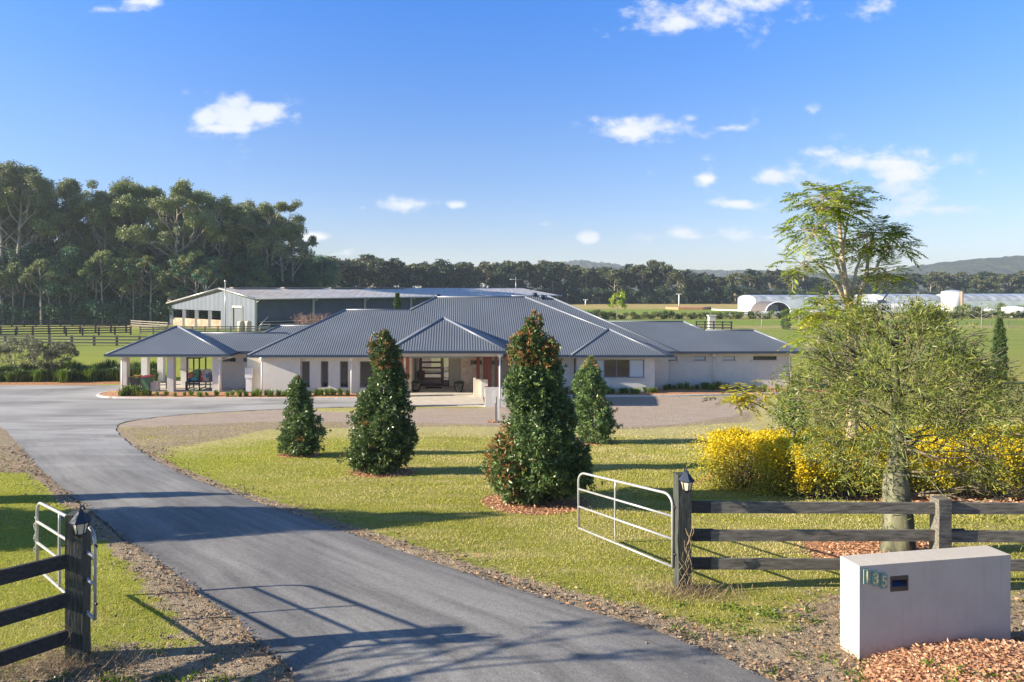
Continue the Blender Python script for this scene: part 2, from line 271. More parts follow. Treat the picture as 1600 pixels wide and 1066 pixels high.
def ground_mat():
    m, nt, b = newmat('ground_cover'); g = nt.nodes.new('ShaderNodeNewGeometry'); sp = nt.nodes.new('ShaderNodeSeparateXYZ'); nt.links.new(g.outputs['Position'], sp.inputs[0])
    a = nt.nodes.new('ShaderNodeAttribute'); a.attribute_name = 'cover'; s = nt.nodes.new('ShaderNodeSeparateColor'); nt.links.new(a.outputs['Color'], s.inputs[0])
    n1 = noise(nt, .5, 6, dist=.4); n2 = noise(nt, 7, 6, rough=.7); n3 = noise(nt, 45, 4); n4 = noise(nt, 1.7, 6, rough=.7, mapscale=(.45, 1.3, 1))
    lawn = ramp(nt, n1, [(.28, (.25, .27, .040)), (.5, (.36, .34, .07)), (.74, (.46, .39, .13))])
    lawn = mixc(nt, ramp(nt, n2, [(.35, .75), (.65, 0.)]), lawn, (.20, .23, .03))
    lawn = mixc(nt, ramp(nt, n4, [(.45, 0.), (.66, .7)]), lawn, (.55, .44, .22))
    lawn = mixc(nt, ramp(nt, n3, [(.25, .5), (.6, 0.)]), lawn, (.07, .085, .018))
    gx = ramp(nt, mth(nt, 'ADD', mth(nt, 'DIVIDE', sp.outputs[0], -14.), mth(nt, 'MULTIPLY', noise(nt, .25, 3), .4)), [(.25, 0.), (.75, .75)])
    lawn = mixc(nt, gx, lawn, ramp(nt, n2, [(.3, (.22, .27, .02)), (.7, (.38, .40, .035))]))
    # distant paddocks
    y = sp.outputs[1]; yn = mth(nt, 'ADD', y, mth(nt, 'MULTIPLY', mth(nt, 'SUBTRACT', noise(nt, .05, 4), .5), 26))
    yn = mth(nt, 'ADD', yn, mth(nt, 'MULTIPLY', mth(nt, 'SUBTRACT', noise(nt, .5, 4), .5), 6))
    fld = ramp(nt, mth(nt, 'DIVIDE', yn, 400), [(.26, (.22, .27, .05)), (.305, (.24, .28, .055)), (.315, (.40, .33, .15)), (.325, (.38, .31, .13)), (.335, (.19, .27, .04)), (.385, (.17, .27, .035)), (.40, (.33, .30, .10)),
                                                (.47, (.34, .30, .10)), (.50, (.20, .28, .04)), (.57, (.20, .28, .045)), (.60, (.46, .34, .14)), (.9, (.50, .36, .15))])
    fld = mixc(nt, ramp(nt, noise(nt, .35, 6, mapscale=(.2, 1, 1)), [(.35, .4), (.65, 0.)]), fld, (.12, .15, .03))
    dr = nt.nodes.new('ShaderNodeAttribute'); dr.attribute_name = 'dry'
    lawn = mixc(nt, mth(nt, 'MULTIPLY', ramp(nt, mth(nt, 'ADD', dr.outputs['Fac'], mth(nt, 'MULTIPLY', mth(nt, 'SUBTRACT', noise(nt, 1.6, 7, rough=.75, mapscale=(.5, 1.3, 1)), .5), 1.1)), [(.38, 0.), (.70, 1.)]), .75), lawn, ramp(nt, n2, [(.3, (.36, .33, .13)), (.6, (.55, .47, .24))]))
    ff = ramp(nt, mth(nt, 'DIVIDE', y, 100), [(.55, 0.), (.85, 1.)])
    c = mixc(nt, ff, lawn, fld)
    stripe = noise(nt, .6, 3, mapscale=(.04, 1, 1)); c = mixc(nt, mth(nt, 'MULTIPLY', ff, ramp(nt, stripe, [(.4, 0.), (.65, .35)])), c, (.30, .31, .08))
    def mask(ch, amp, lo, hi, nz):
        v = mth(nt, 'ADD', ch, mth(nt, 'MULTIPLY', mth(nt, 'SUBTRACT', nz, .5), amp)); return ramp(nt, v, [(lo, 0.), (hi, 1.)])
    # bare soil and leaf litter
    lit = ramp(nt, n2, [(.30, (.20, .15, .10)), (.45, (.37, .29, .20)), (.6, (.50, .40, .28)), (.75, (.30, .28, .10))])
    lit = mixc(nt, ramp(nt, n3, [(.3, .6), (.62, 0.)]), lit, (.10, .075, .05))
    c = mixc(nt, mask(s.outputs[0], 1.5, .42, .58, noise(nt, 3.2, 7, rough=.75)), c, lit)
    # gravel
    gr = ramp(nt, n2, [(.3, (.36, .29, .235)), (.5, (.47, .39, .32)), (.7, (.56, .47, .39))])
    gr = mixc(nt, ramp(nt, n4, [(.40, .0), (.65, .55)]), gr, (.40, .285, .19))
    gr = mixc(nt, ramp(nt, n3, [(.3, .4), (.62, 0.)]), gr, (.15, .12, .11))
    c = mixc(nt, mask(s.outputs[1], 1.3, .40, .62, noise(nt, 1.4, 8, rough=.8, mapscale=(.6, 1.2, 1))), c, gr)
    # orange mulch
    vz = nt.nodes.new('ShaderNodeTexVoronoi'); vz.inputs['Scale'].default_value = 22; nt.links.new(g.outputs['Position'], vz.inputs[0])
    mu = ramp(nt, vz.outputs['Color'], [(.1, (.22, .095, .045)), (.45, (.46, .215, .10)), (.8, (.58, .32, .17))])
    c = mixc(nt, mask(s.outputs[2], .5, .42, .56, n2), c, mu)
    nt.links.new(c, b.inputs['Base Color']); b.inputs['Roughness'].default_value = .95; b.inputs['Specular IOR Level'].default_value = .15
    h = mth(nt, 'ADD', n3, mth(nt, 'MULTIPLY', n2, 1.5)); bump(nt, b, h, .9, .05); return m
M_['ground'] = ground_mat()
def mulch_mat():
    m, nt, b = newmat('bark_mulch'); g = nt.nodes.new('ShaderNodeNewGeometry')
    vz = nt.nodes.new('ShaderNodeTexVoronoi'); vz.inputs['Scale'].default_value = 18; nt.links.new(g.outputs['Position'], vz.inputs[0])
    nt.links.new(ramp(nt, vz.outputs['Color'], [(.1, (.22, .09, .04)), (.45, (.50, .235, .11)), (.8, (.64, .36, .19))]), b.inputs['Base Color'])
    b.inputs['Roughness'].default_value = .95; bump(nt, b, vz.outputs['Distance'], .8, .04); return m
M_['mulch'] = mulch_mat()
def hill_mat():
    m, nt, b = newmat('wooded_hill'); n = noise(nt, .06, 8, rough=.8); n2 = noise(nt, .012, 4)
    c = ramp(nt, n, [(.40, (.006, .014, .012)), (.5, (.022, .038, .024)), (.62, (.062, .080, .040))]); c = mixc(nt, ramp(nt, n2, [(.4, 0.), (.6, .4)]), c, (.09, .09, .045))
    nt.links.new(c, b.inputs['Base Color']); b.inputs['Roughness'].default_value = .95; bump(nt, b, n, 1, 6); return m
M_['hill'] = hill_mat()

# ------------------------------------------------------------------ mesh builder
class MB:
    def __init__(s): s.V = []; s.F = []; s.n = 0
    def add(s, V, Fc, mi=0, smooth=False):
        V = np.asarray(V, float).reshape(-1, 3); s.V.append(V)
        if isinstance(Fc, np.ndarray): s.F.append((Fc + s.n, mi, smooth))
        else:
            for k in set(len(f) for f in Fc): s.F.append((np.array([f for f in Fc if len(f) == k]) + s.n, mi, smooth))
        s.n += len(V); return s
    def box(s, x0, x1, y0, y1, z0, z1, mi=0):
        V = [(x0,y0,z0),(x1,y0,z0),(x1,y1,z0),(x0,y1,z0),(x0,y0,z1),(x1,y0,z1),(x1,y1,z1),(x0,y1,z1)]
        return s.add(V, [(0,3,2,1),(4,5,6,7),(0,1,5,4),(1,2,6,5),(2,3,7,6),(3,0,4,7)], mi)
    def beam(s, a, b, wd, ht, mi=0, up=(0, 0, 1)):
        a = np.array(a, float); b = np.array(b, float); d = b-a; d /= np.linalg.norm(d); u = np.array(up, float)
        sdv = np.cross(d, u); sdv /= np.linalg.norm(sdv); u = np.cross(sdv, d); V = []
        for p in (a, b):
            for (i, j) in ((-1,-1),(1,-1),(1,1),(-1,1)): V.append(p + sdv*i*wd/2 + u*j*ht/2)
        return s.add(V, [(0,1,2,3),(7,6,5,4),(0,4,5,1),(1,5,6,2),(2,6,7,3),(3,7,4,0)], mi)
    def tube(s, pts, r, sides=8, mi=0, cap=True):
        pts = np.array(pts, float); n = len(pts); r = np.full(n, r) if np.isscalar(r) else np.array(r, float)
        t = np.gradient(pts, axis=0); t /= np.linalg.norm(t, axis=1)[:, None] + 1e-9
        ref = np.array([0, 0, 1.]) if abs(t[0][2]) < .9 else np.array([1., 0, 0]); V = []
        for i in range(n):
            a = np.cross(t[i], ref); a /= np.linalg.norm(a) + 1e-9; b_ = np.cross(t[i], a); ref = np.cross(a, t[i])
            for k in range(sides):
                an = 2*pi*k/sides; V.append(pts[i] + r[i]*(cos(an)*a + sin(an)*b_))
        Fc = [(i*sides+k, i*sides+(k+1) % sides, (i+1)*sides+(k+1) % sides, (i+1)*sides+k) for i in range(n-1) for k in range(sides)]
        s.add(V, Fc, mi, True)
        if cap: s.F.append((np.array([[s.n - sides + k for k in range(sides)]]), mi, False)); s.F.append((np.array([[s.n - n*sides + sides-1-k for k in range(sides)]]), mi, False))
        return s
    def leaves(s, C, D, L, W, mi=0, nrm=None):
        n = len(C); D = D/(np.linalg.norm(D, axis=1)[:, None]+1e-9)
        if nrm is None: nrm = rng.normal(size=(n, 3))
        S = np.cross(D, nrm); S /= np.linalg.norm(S, axis=1)[:, None] + 1e-9
        L = np.broadcast_to(L, (n,))[:, None]; W = np.broadcast_to(W, (n,))[:, None]
        V = np.empty((n, 4, 3)); V[:, 0] = C; V[:, 1] = C + D*L*.45 + S*W/2; V[:, 2] = C + D*L; V[:, 3] = C + D*L*.45 - S*W/2
        return s.add(V.reshape(-1, 3), np.arange(n*4).reshape(n, 4), mi)
    def tris(s, A, B, Cc, mi=0):
        n = len(A); V = np.empty((n, 3, 3)); V[:, 0] = A; V[:, 1] = B; V[:, 2] = Cc
        return s.add(V.reshape(-1, 3), np.arange(n*3).reshape(n, 3), mi)
    def lathe(s, prof, c=(0, 0, 0), sides=16, mi=0, smooth=True):
        V = [(c[0]+r*cos(2*pi*k/sides), c[1]+r*sin(2*pi*k/sides), c[2]+z) for (r, z) in prof for k in range(sides)]
        Fc = [(i*sides+k, i*sides+(k+1) % sides, (i+1)*sides+(k+1) % sides, (i+1)*sides+k) for i in range(len(prof)-1) for k in range(sides)]
        return s.add(V, Fc, mi, smooth)
    def mesh(s, name, mats, origin=(0, 0, 0)):
        V = np.concatenate(s.V) - np.array(origin); me = bpy.data.meshes.new(name)
        me.vertices.add(len(V)); me.vertices.foreach_set('co', V.astype(np.float32).ravel())
        nl = sum(f.size for f, _, _ in s.F); npol = sum(len(f) for f, _, _ in s.F)
        me.loops.add(nl); me.polygons.add(npol)
        me.loops.foreach_set('vertex_index', np.concatenate([f.ravel() for f, _, _ in s.F]).astype(np.int32))
        tot = np.concatenate([np.full(len(f), f.shape[1]) for f, _, _ in s.F]); st = np.concatenate([[0], np.cumsum(tot)[:-1]])
        me.polygons.foreach_set('loop_start', st.astype(np.int32))
        me.polygons.foreach_set('material_index', np.concatenate([np.full(len(f), mi) for f, mi, _ in s.F]).astype(np.int32))
        me.polygons.foreach_set('use_smooth', np.concatenate([np.full(len(f), sm) for f, _, sm in s.F]))
        for m in (mats if isinstance(mats, (list, tuple)) else [mats]): me.materials.append(M_[m] if isinstance(m, str) else m)
        me.update(calc_edges=True); me.validate(); return me
    def build(s, name, mats, parent=None, origin=None):
        if origin is None: origin = parent.get('_o', (0, 0, 0)) if parent else (0, 0, 0)
        origin = tuple(origin); o = bpy.data.objects.new(name, s.mesh(name, mats, origin)); COL.objects.link(o)
        if parent: o.parent = parent; ORG[o.name] = origin
        else: o.location = origin
        return o
ORG = {}
_build = MB.build
def build(self, name, mats, parent=None, origin=None):
    if origin is None: origin = ORG.get(parent.name, (0, 0, 0)) if parent else (0, 0, 0)
    o = bpy.data.objects.new(name, self.mesh(name, mats, origin)); COL.objects.link(o)
    if parent: o.parent = parent
    else: o.location = origin
    ORG[o.name] = tuple(origin); return o
MB.build = build
def tag(o, label=None, cat=None, group=None, kind=None):
    if label: o['label'] = label
    if cat: o['category'] = cat
    if group: o['group'] = group
    if kind: o['kind'] = kind
    return o
def thing(name, label, cat, loc, group=None):
    o = bpy.data.objects.new(name, None); COL.objects.link(o); o.location = loc; o.empty_display_size = .2
    ORG[o.name] = tuple(loc); return tag(o, label, cat, group)
def copy_tree(o, parent=None, loc=None, rz=None, scl=None, label=None, group=None):
    c = o.copy(); COL.objects.link(c); c.parent = parent
    if loc is not None: c.location = loc
    if rz is not None: c.rotation_euler = (0, 0, rz)
    if scl is not None: c.scale = scl if isinstance(scl, tuple) else (scl,)*3
    if label: c['label'] = label
    if group: c['group'] = group
    for ch in list(o.children): copy_tree(ch, c)
    return c
def unit(n): v = rng.normal(size=(n, 3)); return v/np.linalg.norm(v, axis=1)[:, None]
# ------------------------------------------------------------------ ground, drive, paths
def poly_sd(Xg, Yg, poly):
    "signed distance, negative inside"
    poly = np.array(poly, float); d = np.full(Xg.shape, 1e9); ins = np.zeros(Xg.shape, bool)
    for i in range(len(poly)):
        a = poly[i]; b = poly[(i+1) % len(poly)]; e = b-a; L2 = e@e + 1e-12
        t = np.clip(((Xg-a[0])*e[0] + (Yg-a[1])*e[1])/L2, 0, 1)
        d = np.minimum(d, np.hypot(Xg-a[0]-t*e[0], Yg-a[1]-t*e[1]))
        c = ((a[1] > Yg) != (b[1] > Yg)) & (Xg < (b[0]-a[0])*(Yg-a[1])/(b[1]-a[1]+1e-12)+a[0]); ins ^= c
    return np.where(ins, -d, d)
left_px = [(462,1066),(445,1044),(392,996),(366,974),(307,926),(244,877),(206,853),(169,823),(106,770),(62,737),(31,698),(0,659)]
right_px = [(1209,1066),(1125,1026),(1027,987),(897,950),(769,910),(620,860),(545,833),(469,807.5),(375,776),(297,748),(237,717),(200,692),(180,673),(183,664),(194,659),(250,651),(328,645),(447,639),(540,636.5),(634,635.5)]
Lw = [G(*p) for p in left_px]; Rw = [G(*p) for p in right_px]
y0d = min(Lw[0][1], Rw[0][1])
Lw = [(-1.0, .5), (Lw[0][0]+.25, Lw[0][1]-1.0)] + Lw + [(-34, 37.5), (-46, 40), (-52, 47)]
Rw = [(4.4, .5), (Rw[0][0]+.5, Rw[0][1]-.8)] + Rw
APR_TOP = [G(0, 607), G(170, 599)]
def smooth_poly(pts, it=2):
    pts = [np.array(p, float) for p in pts]
    for _ in range(it):
        q = [pts[0]]
        for a, b in zip(pts[:-1], pts[1:]): q += [a*.75+b*.25, a*.25+b*.75]
        q.append(pts[-1]); pts = q
    return np.array(pts)
Ls, Rs = smooth_poly(Lw), smooth_poly(Rw)
Rs[:, 1] = np.maximum.accumulate(Rs[:, 1]); Ls[:, 1] = np.maximum.accumulate(Ls[:, 1])
DRIVE = np.concatenate([Ls, [(-52, 51.2), (-22, 50.6), (-3.4, 50)], Rs[::-1]])
def drive_sheet():
    ys = np.concatenate([np.arange(.5, 36, .2), np.arange(36, 51.2, .1)]); nx = 40; V = []; lane = []
    rr = np.random.default_rng(3); wob = np.interp(np.arange(len(ys)), np.arange(0, len(ys), 2), rr.normal(size=len(ys[::2]))*.035)
    wob2 = np.interp(np.arange(len(ys)), np.arange(0, len(ys), 2), rr.normal(size=len(ys[::2]))*.035)
    for i, y in enumerate(ys):
        xl = np.interp(y, Ls[:, 1] + np.arange(len(Ls))*1e-6, Ls[:, 0]) + wob[i]
        if y > Rs[-1, 1]: xr = -3.38
        else: xr = np.interp(y, Rs[:, 1] + np.arange(len(Rs))*1e-6, Rs[:, 0]) + wob2[i]
        for k in range(nx):
            t = k/(nx-1); x = xl + (xr-xl)*t; V.append((x, y, H(y)+.012+.03*sin(pi*t)*(y < 28))); lane.append(t if y < 30 else t*max(0, 1-(y-30)/5)+.3*min(1, (y-30)/5))
    Fc = np.array([(i*nx+k, i*nx+k+1, (i+1)*nx+k+1, (i+1)*nx+k) for i in range(len(ys)-1) for k in range(nx-1)])
    mb = MB(); mb.add(V, Fc, 0, True); o = mb.build('driveway', 'asphalt'); tag(o, 'grey asphalt driveway curving from the gate to the house', None, None, 'structure')
    at = o.data.attributes.new('lane', 'FLOAT', 'POINT'); at.data.foreach_set('value', np.array(lane, np.float32))
drive_sheet()
gravel_poly = [G(*p) for p in [(194,659),(188,668),(300,664),(447,658),(640,661),(800,664),(960,668),(1060,664),(1150,650),(1190,632),(1195,621),(1000,620),(850,621)]] + [G(758,624), G(758,638), G(634,638), (-3.4, 38), G(447,639), G(250,651)]
worn_polys = [[G(*p) for p in [(205,664),(180,674),(225,700),(300,697),(420,672),(640,668),(760,668),(1000,672),(1180,660),(1190,640),(1100,650),(640,655),(447,650)]],
              [G(*p) for p in [(205,693),(245,715),(275,708),(262,696)]],
              [G(*p) for p in [(0,655),(70,735),(0,742),(-80,742),(-80,660)]],
              [(2.6, 8.0), (5.2, 10.0), (12.0, 10.0), (16, 9.0), (16, 3), (4.0, 3), (3.0, 6.5)],
              [(-1.9, 8.2), (-3.2, 8.6), (-5.4, 8.1), (-7.5, 7.3), (-9, 5.4), (-4, 3.5), (-1.2, 3.5)]]
dry_poly = [G(*p) for p in [(180,652),(212,705),(300,712),(400,690),(520,684),(700,682),(900,684),(1100,690),(1260,690),(1300,640),(1260,617),(1010,616),(850,640),(447,636)]]
cherry = [G(468,712), G(600,738), G(835,785), G(925,692)]
mulch_polys = [[G(*p) for p in [(-60,606),(0,608),(100,604),(175,600),(330,598),(330,594),(100,597),(0,598),(-60,600)]],
               [G(*p) for p in [(1010,617),(1240,617.5),(1300,612),(1250,606),(1041,606),(1020,612)]],
               [G(*p) for p in [(1085,758),(1130,742),(1180,756),(1260,778),(1420,786),(1700,790),(1700,770),(1400,750),(1200,742),(1115,735)]]]
mulch_discs = [(*cherry[0], .72), (*cherry[1], .92), (*cherry[2], 1.18), (*cherry[3], .92), (*G(1395, 868), 1.35), (5.7+.75, 7.55, 1.0), (*G(1245, 672), .8), (*G(770, 660), .35)]
def make_ground():
    xs = np.unique(np.concatenate([np.arange(-12, 17, .16), np.arange(-34, 34, .5), np.arange(-160, 160, 5), np.linspace(-170, 1890, 60)]).round(3))
    ys = np.unique(np.concatenate([np.arange(2, 24, .14), np.arange(24, 54, .22), np.arange(54, 140, 2), np.arange(-60, 2, 3), np.linspace(140, 2090, 60)]).round(3))
    Xg, Yg = np.meshgrid(xs, ys); cov = np.zeros(Xg.shape + (4,), np.float32); cov[..., 3] = 1
    near = (Yg < 60) & (Yg > 0) & (np.abs(Xg) < 70); xn, yn = Xg[near], Yg[near]
    def soft(sd, wd): return np.clip(.5 - sd/wd, 0, 1)
    sdr = poly_sd(xn, yn, DRIVE); r = np.clip(1.15 - sdr/np.interp(yn, [0, 8, 12, 30, 50], [1.4, 1.0, .55, .35, .2])*1.0, 0, 1)*(sdr > -.3)
    for p in worn_polys: r = np.maximum(r, soft(poly_sd(xn, yn, p), 1.2)*.72)
    gmask = soft(poly_sd(xn, yn, gravel_poly), 1.6)
    mm = np.zeros_like(r)
    for p in mulch_polys: mm = np.maximum(mm, soft(poly_sd(xn, yn, p), .5))
    for (cx, cy, rad) in mulch_discs: mm = np.maximum(mm, soft(np.hypot(xn-cx, yn-cy)-rad, .5))
    dry = soft(poly_sd(xn, yn, dry_poly), 6.5); DRY = np.zeros(Xg.shape, np.float32); DRY[near] = dry
    cov[near] = np.stack([r, gmask, mm, np.ones_like(r)], -1)
    Zg = H(Yg) + 0*Xg; Zg[(Yg < 60) & (poly_sd(Xg, Yg, DRIVE) < -.05)] -= .03
    Zg += np.where(Yg > 60, 0, .02*np.sin(Xg*1.3+Yg*.7)*np.sin(Yg*1.1-.4*Xg)*(Yg < 30))
    nx = len(xs); ny = len(ys); idx = np.arange(nx*ny).reshape(ny, nx)
    Fc = np.stack([idx[:-1, :-1], idx[:-1, 1:], idx[1:, 1:], idx[1:, :-1]], -1).reshape(-1, 4)
    mb = MB(); mb.add(np.stack([Xg, Yg, Zg], -1).reshape(-1, 3), Fc, 0, True)
    o = mb.build('ground', 'ground'); tag(o, 'lawn, bare verge and far paddocks', None, None, 'structure')
    at = o.data.attributes.new('cover', 'FLOAT_COLOR', 'POINT'); at.data.foreach_set('color', cov.reshape(-1, 4).ravel())
    at = o.data.attributes.new('dry', 'FLOAT', 'POINT'); at.data.foreach_set('value', DRY.ravel())
make_ground()
def mulch_amount(x, y):
    m = np.zeros(x.shape, bool)
    for p in mulch_polys: m |= poly_sd(x, y, p) < 0
    for (cx, cy, rad) in mulch_discs: m |= np.hypot(x-cx, y-cy) < rad
    return m

def hills():
    def ridge(name, yc, pts, depth, label):
        xs = np.linspace(pts[0][0], pts[-1][0], 260); hh = np.interp(xs, [p[0] for p in pts], [p[1] for p in pts])
        rr = np.random.default_rng(5); ny = 26; V = []
        for j in range(ny):
            t = j/(ny-1); prof = sin(pi*min(1, t*1.05))**.8
            for i, x in enumerate(xs):
                z = hh[i]*prof; z += (rr.random()*7)*(prof > .2) ; V.append((x, yc+depth*t, max(-1, z-1)))
        n = len(xs); Fc = np.array([(j*n+i, j*n+i+1, (j+1)*n+i+1, (j+1)*n+i) for j in range(ny-1) for i in range(n-1)])
        mb = MB(); mb.add(V, Fc, 0, True); tag(mb.build(name, 'hill'), label, None, None, 'structure')
    s = 1250/F
    ridge('hills', 1000, [(X(1330,1250), 4), (X(1360,1250), (450-436)*s+7), (X(1440,1250), (450-418)*s+7), (X(1500,1250), (450-411)*s+7), (X(1560,1250), (450-405)*s+7), (X(1620,1250), (450-403)*s+7), (X(1800,1250), 62), (X(2200,1250), 50), (X(2600,1250), 3)], 500, 'long wooded hill rising on the right skyline')
    s = 1750/F
    ridge('hills', 1500, [(X(780,1750), 2), (X(860,1750), (450-414)*s+7), (X(900,1750), (450-409)*s+7), (X(955,1750), (450-415)*s+7), (X(1000,1750), (450-424)*s+7), (X(1100,1750), (450-425)*s+7), (X(1160,1750), (450-425)*s+7), (X(1260,1750), (450-428)*s+7), (X(1500,1750), 5)], 500, 'low wooded hill far behind the middle treeline')
hills()

def slab(name, poly, z0, z1, mat, label=None, kind='structure', cat=None, parent=None):
    n = len(poly); V = [(p[0], p[1], z0) for p in poly] + [(p[0], p[1], z1) for p in poly]
    mb = MB(); mb.add(V, [tuple(range(n, 2*n))] + [(i, (i+1) % n, n+(i+1) % n, n+i) for i in range(n)], 0)
    o = mb.build(name, mat, parent); tag(o, label, cat, None, kind); return o
# concrete porch floor and carport floor
slab('porch_slab', [(-3.34, 41.35), (1.47, 41.35), (1.47, 45.6), (.86, 45.7), (.86, 50.3), (-3.46, 50.3), (-3.46, 45.7), (-3.34, 45.6)], -.1, .06, 'concrete', 'pale concrete path leading up to the front door')
slab('carport_slab', [(-23.9, 47.35), (-15.6, 47.35), (-15.6, 53.2), (-23.9, 53.2)], -.1, .055, 'concrete', 'concrete floor under the carport roof')
# garden beds with kerb along the house front
def bed(front, back, name, label, klabel):
    poly = front + back
    slab(name, poly, -.05, .09, 'mulch', label)
    mb = MB(); pts = smooth_poly(front, 2)
    for a, b in zip(pts[:-1], pts[1:]):
        dv = (b-a)/np.linalg.norm(b-a)*.01; mb.beam((*(a-dv), .045), (*(b+dv), .045), .16, .13)
    tag(mb.build('kerb', 'kerb'), klabel, None, None, 'structure')
bed([(-24.6, 47.6), (-24.75, 46.6), (-24.3, 45.75), (-23.2, 45.1), (-20, 44.8), (-15, 44.75), (-10, 44.75), (-5.6, 44.8), (-4.5, 44.85)],
    [(-3.5, 45.9), (-3.5, 46.7), (-8, 46.7), (-13.8, 46.7), (-15.9, 47.3), (-20, 47.34), (-24.5, 47.9)], 'garden_bed', 'orange mulch bed in front of the left wing and carport', 'pale concrete kerb round the left mulch bed')
bed([(2.9, 45.8), (6, 45.75), (10, 45.75), (14, 45.8), (18, 46.3), (24.5, 47.2)],
    [(24.5, 49.7), (15, 49.7), (14.6, 49.2), (13.4, 47.6), (8, 47.6), (2.9, 48.2)], 'garden_bed', 'orange mulch bed in front of the right wing', 'thin concrete kerb edging the right mulch bed')

# ------------------------------------------------------------------ the house
K = .49; ZE = 2.73
house = thing('house', 'long single-storey rendered house with blue-grey corrugated hip roof', 'house', (0, 50, 0))
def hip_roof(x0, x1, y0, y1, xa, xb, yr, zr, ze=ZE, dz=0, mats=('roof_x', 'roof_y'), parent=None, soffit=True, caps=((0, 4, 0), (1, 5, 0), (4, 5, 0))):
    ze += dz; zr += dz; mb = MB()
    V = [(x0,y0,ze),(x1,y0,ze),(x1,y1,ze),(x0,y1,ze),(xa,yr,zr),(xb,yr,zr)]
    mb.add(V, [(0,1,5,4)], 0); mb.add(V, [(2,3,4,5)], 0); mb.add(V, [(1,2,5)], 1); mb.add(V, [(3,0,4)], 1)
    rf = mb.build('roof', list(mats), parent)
    cp = MB()
    for a, b, f0 in caps:
        a = np.array(V[a]); b = np.array(V[b]); a = a+(b-a)*f0
        if np.linalg.norm(a-b) > .05: cp.tube([a + (0, 0, .01), b + (0, 0, .01)], .075, 6)
    cp.build('ridge_cap', 'ridge', rf)
    g = MB(); t = .12
    g.box(x0-t, x1+t, y0-t, y0, ze-.14, ze+.02); g.box(x0-t, x1+t, y1, y1+t, ze-.14, ze+.02)
    g.box(x0-t, x0, y0, y1, ze-.14, ze+.02); g.box(x1, x1+t, y0, y1, ze-.14, ze+.02)
    g.build('gutter', 'gutter', rf)
    if soffit:
        s = MB(); s.box(x0+.02, x1-.02, y0+.02, y1-.02, ze-.2, ze-.1); s.build('soffit', 'soffit', rf)
    return rf
def zr_(y0, yr): return ZE + K*(yr-y0)
carport = house
hip_roof(-24.35, -15.95, 46.9, 54.0, X(277,50.44), X(277,50.44)+.01, 50.44, zr_(46.9, 50.44), parent=house)
hip_roof(-21, -12, 48.85, 53.5, -19.5, -13, 51.18, zr_(48.85, 51.18), dz=.03, parent=house, soffit=False, caps=((4, 5, 0),))
hip_roof(-17.3, -8, 48.9, 55.9, X(437,52.2), -9, 52.3, zr_(48.9, 52.3), parent=house, soffit=False, caps=((0, 4, .68), (4, 5, 0)))
hip_roof(-14.44, 1.9, 46.4, 57.8, X(540,52.28), -4.0, 52.28, zr_(46.4, 52.28), parent=house, caps=((0, 4, 0), (4, 5, 0)))
hip_roof(-9.75, 14.39, 46.45, 62.1, X(682,54.27), 5.1, 54.27, zr_(46.45, 54.27), parent=house, soffit=False, caps=((0, 4, .75), (1, 5, 0), (4, 5, 0)))
hip_roof(-3.5, 15.46, 48.8, 64.8, X(798,56.7), 7.2, 56.7, zr_(48.8, 56.7), dz=.02, parent=house, soffit=False)
hip_roof(7.5, 13.95, 46.3, 58, 10.72, 10.74, 49.5, zr_(46.3, 49.5), parent=house)
hip_roof(9, 21.2, 49, 56.9, 11, X(1068,52.96), 52.96, zr_(49, 52.96), parent=house, soffit=False, caps=((1, 5, .70), (4, 5, 0)))
hip_roof(18.5, 24.8, 48.98, 54.4, 18.52, X(1178,51.7), 51.7, zr_(48.98, 51.7), dz=.01, parent=house, caps=((1, 5, 0), (4, 5, 0)))
hip_roof(-4.4, 2.75, 40.8, 55, -1.13, -1.12, 44.5, 5.34, ze=3.53, parent=house, soffit=False)
# porch ridge running back into the main roof
mb = MB(); mb.add([(-1.125, 44.5, 5.34), (-1.125, 53, 5.34), (-4.4, 40.8+8, 3.6), (2.75, 40.8+8, 3.6)], [(0, 1, 2), (0, 3, 1)], 0)
mb = MB(); mb.box(-4.2, 2.55, 41.0, 47.4, 3.33, 3.42); mb.build('porch_soffit', 'soffit', house)
mb = MB(); mb.box(-4.2, 2.55, 41.1, 41.35, 3.16, 3.33); mb.box(-4.2, -4.0, 41.35, 47, 3.16, 3.33); mb.box(2.35, 2.55, 41.35, 47, 3.16, 3.33); mb.build('porch_beam', 'soffit', house)

def wall(x0, x1, y, z0, z1, ops=(), th=.25, mat='wall', name='wall'):
    xs = sorted({x0, x1, *[o[0] for o in ops], *[o[1] for o in ops]}); mb = MB()
    for a, b in zip(xs[:-1], xs[1:]):
        col = sorted([(o[2], o[3]) for o in ops if o[0] <= a+1e-6 and o[1] >= b-1e-6]); z = z0
        for (lo, hi) in col:
            if lo > z: mb.box(a, b, y, y+th, z, lo)
            z = hi
        if z < z1: mb.box(a, b, y, y+th, z, z1)
    return mb.build(name, mat, house)
def window(x0, x1, z0, z1, y, panes=None, sill=True, fr=.06, mat='glass', label=None):
    f = MB(); yy = y+.08
    f.box(x0, x1, yy, yy+.07, z0, z0+fr); f.box(x0, x1, yy, yy+.07, z1-fr, z1); f.box(x0, x0+fr, yy, yy+.07, z0+fr, z1-fr); f.box(x1-fr, x1, yy, yy+.07, z0+fr, z1-fr)
    xs = panes or [(x0+fr, x1-fr, mat)]
    for p in xs[1:]: f.box(p[0]-.03, p[0]+.03, yy-.003, yy+.073, z0+fr, z1-fr)
    wn = f.build('window', 'frame', house)
    if label: wn['label'] = label
    for (a, b, m_) in xs:
        p = MB(); p.box(a, b, yy+.03, yy+.05, z0+fr, z1-fr); p.build('blind' if m_ == 'blind' else 'pane', m_, wn)
    if sill: s = MB(); s.box(x0-.12, x1+.12, y-.07, y+.08, z0-.13, z0-.004); s.build('sill', 'soffit', wn)
    return wn
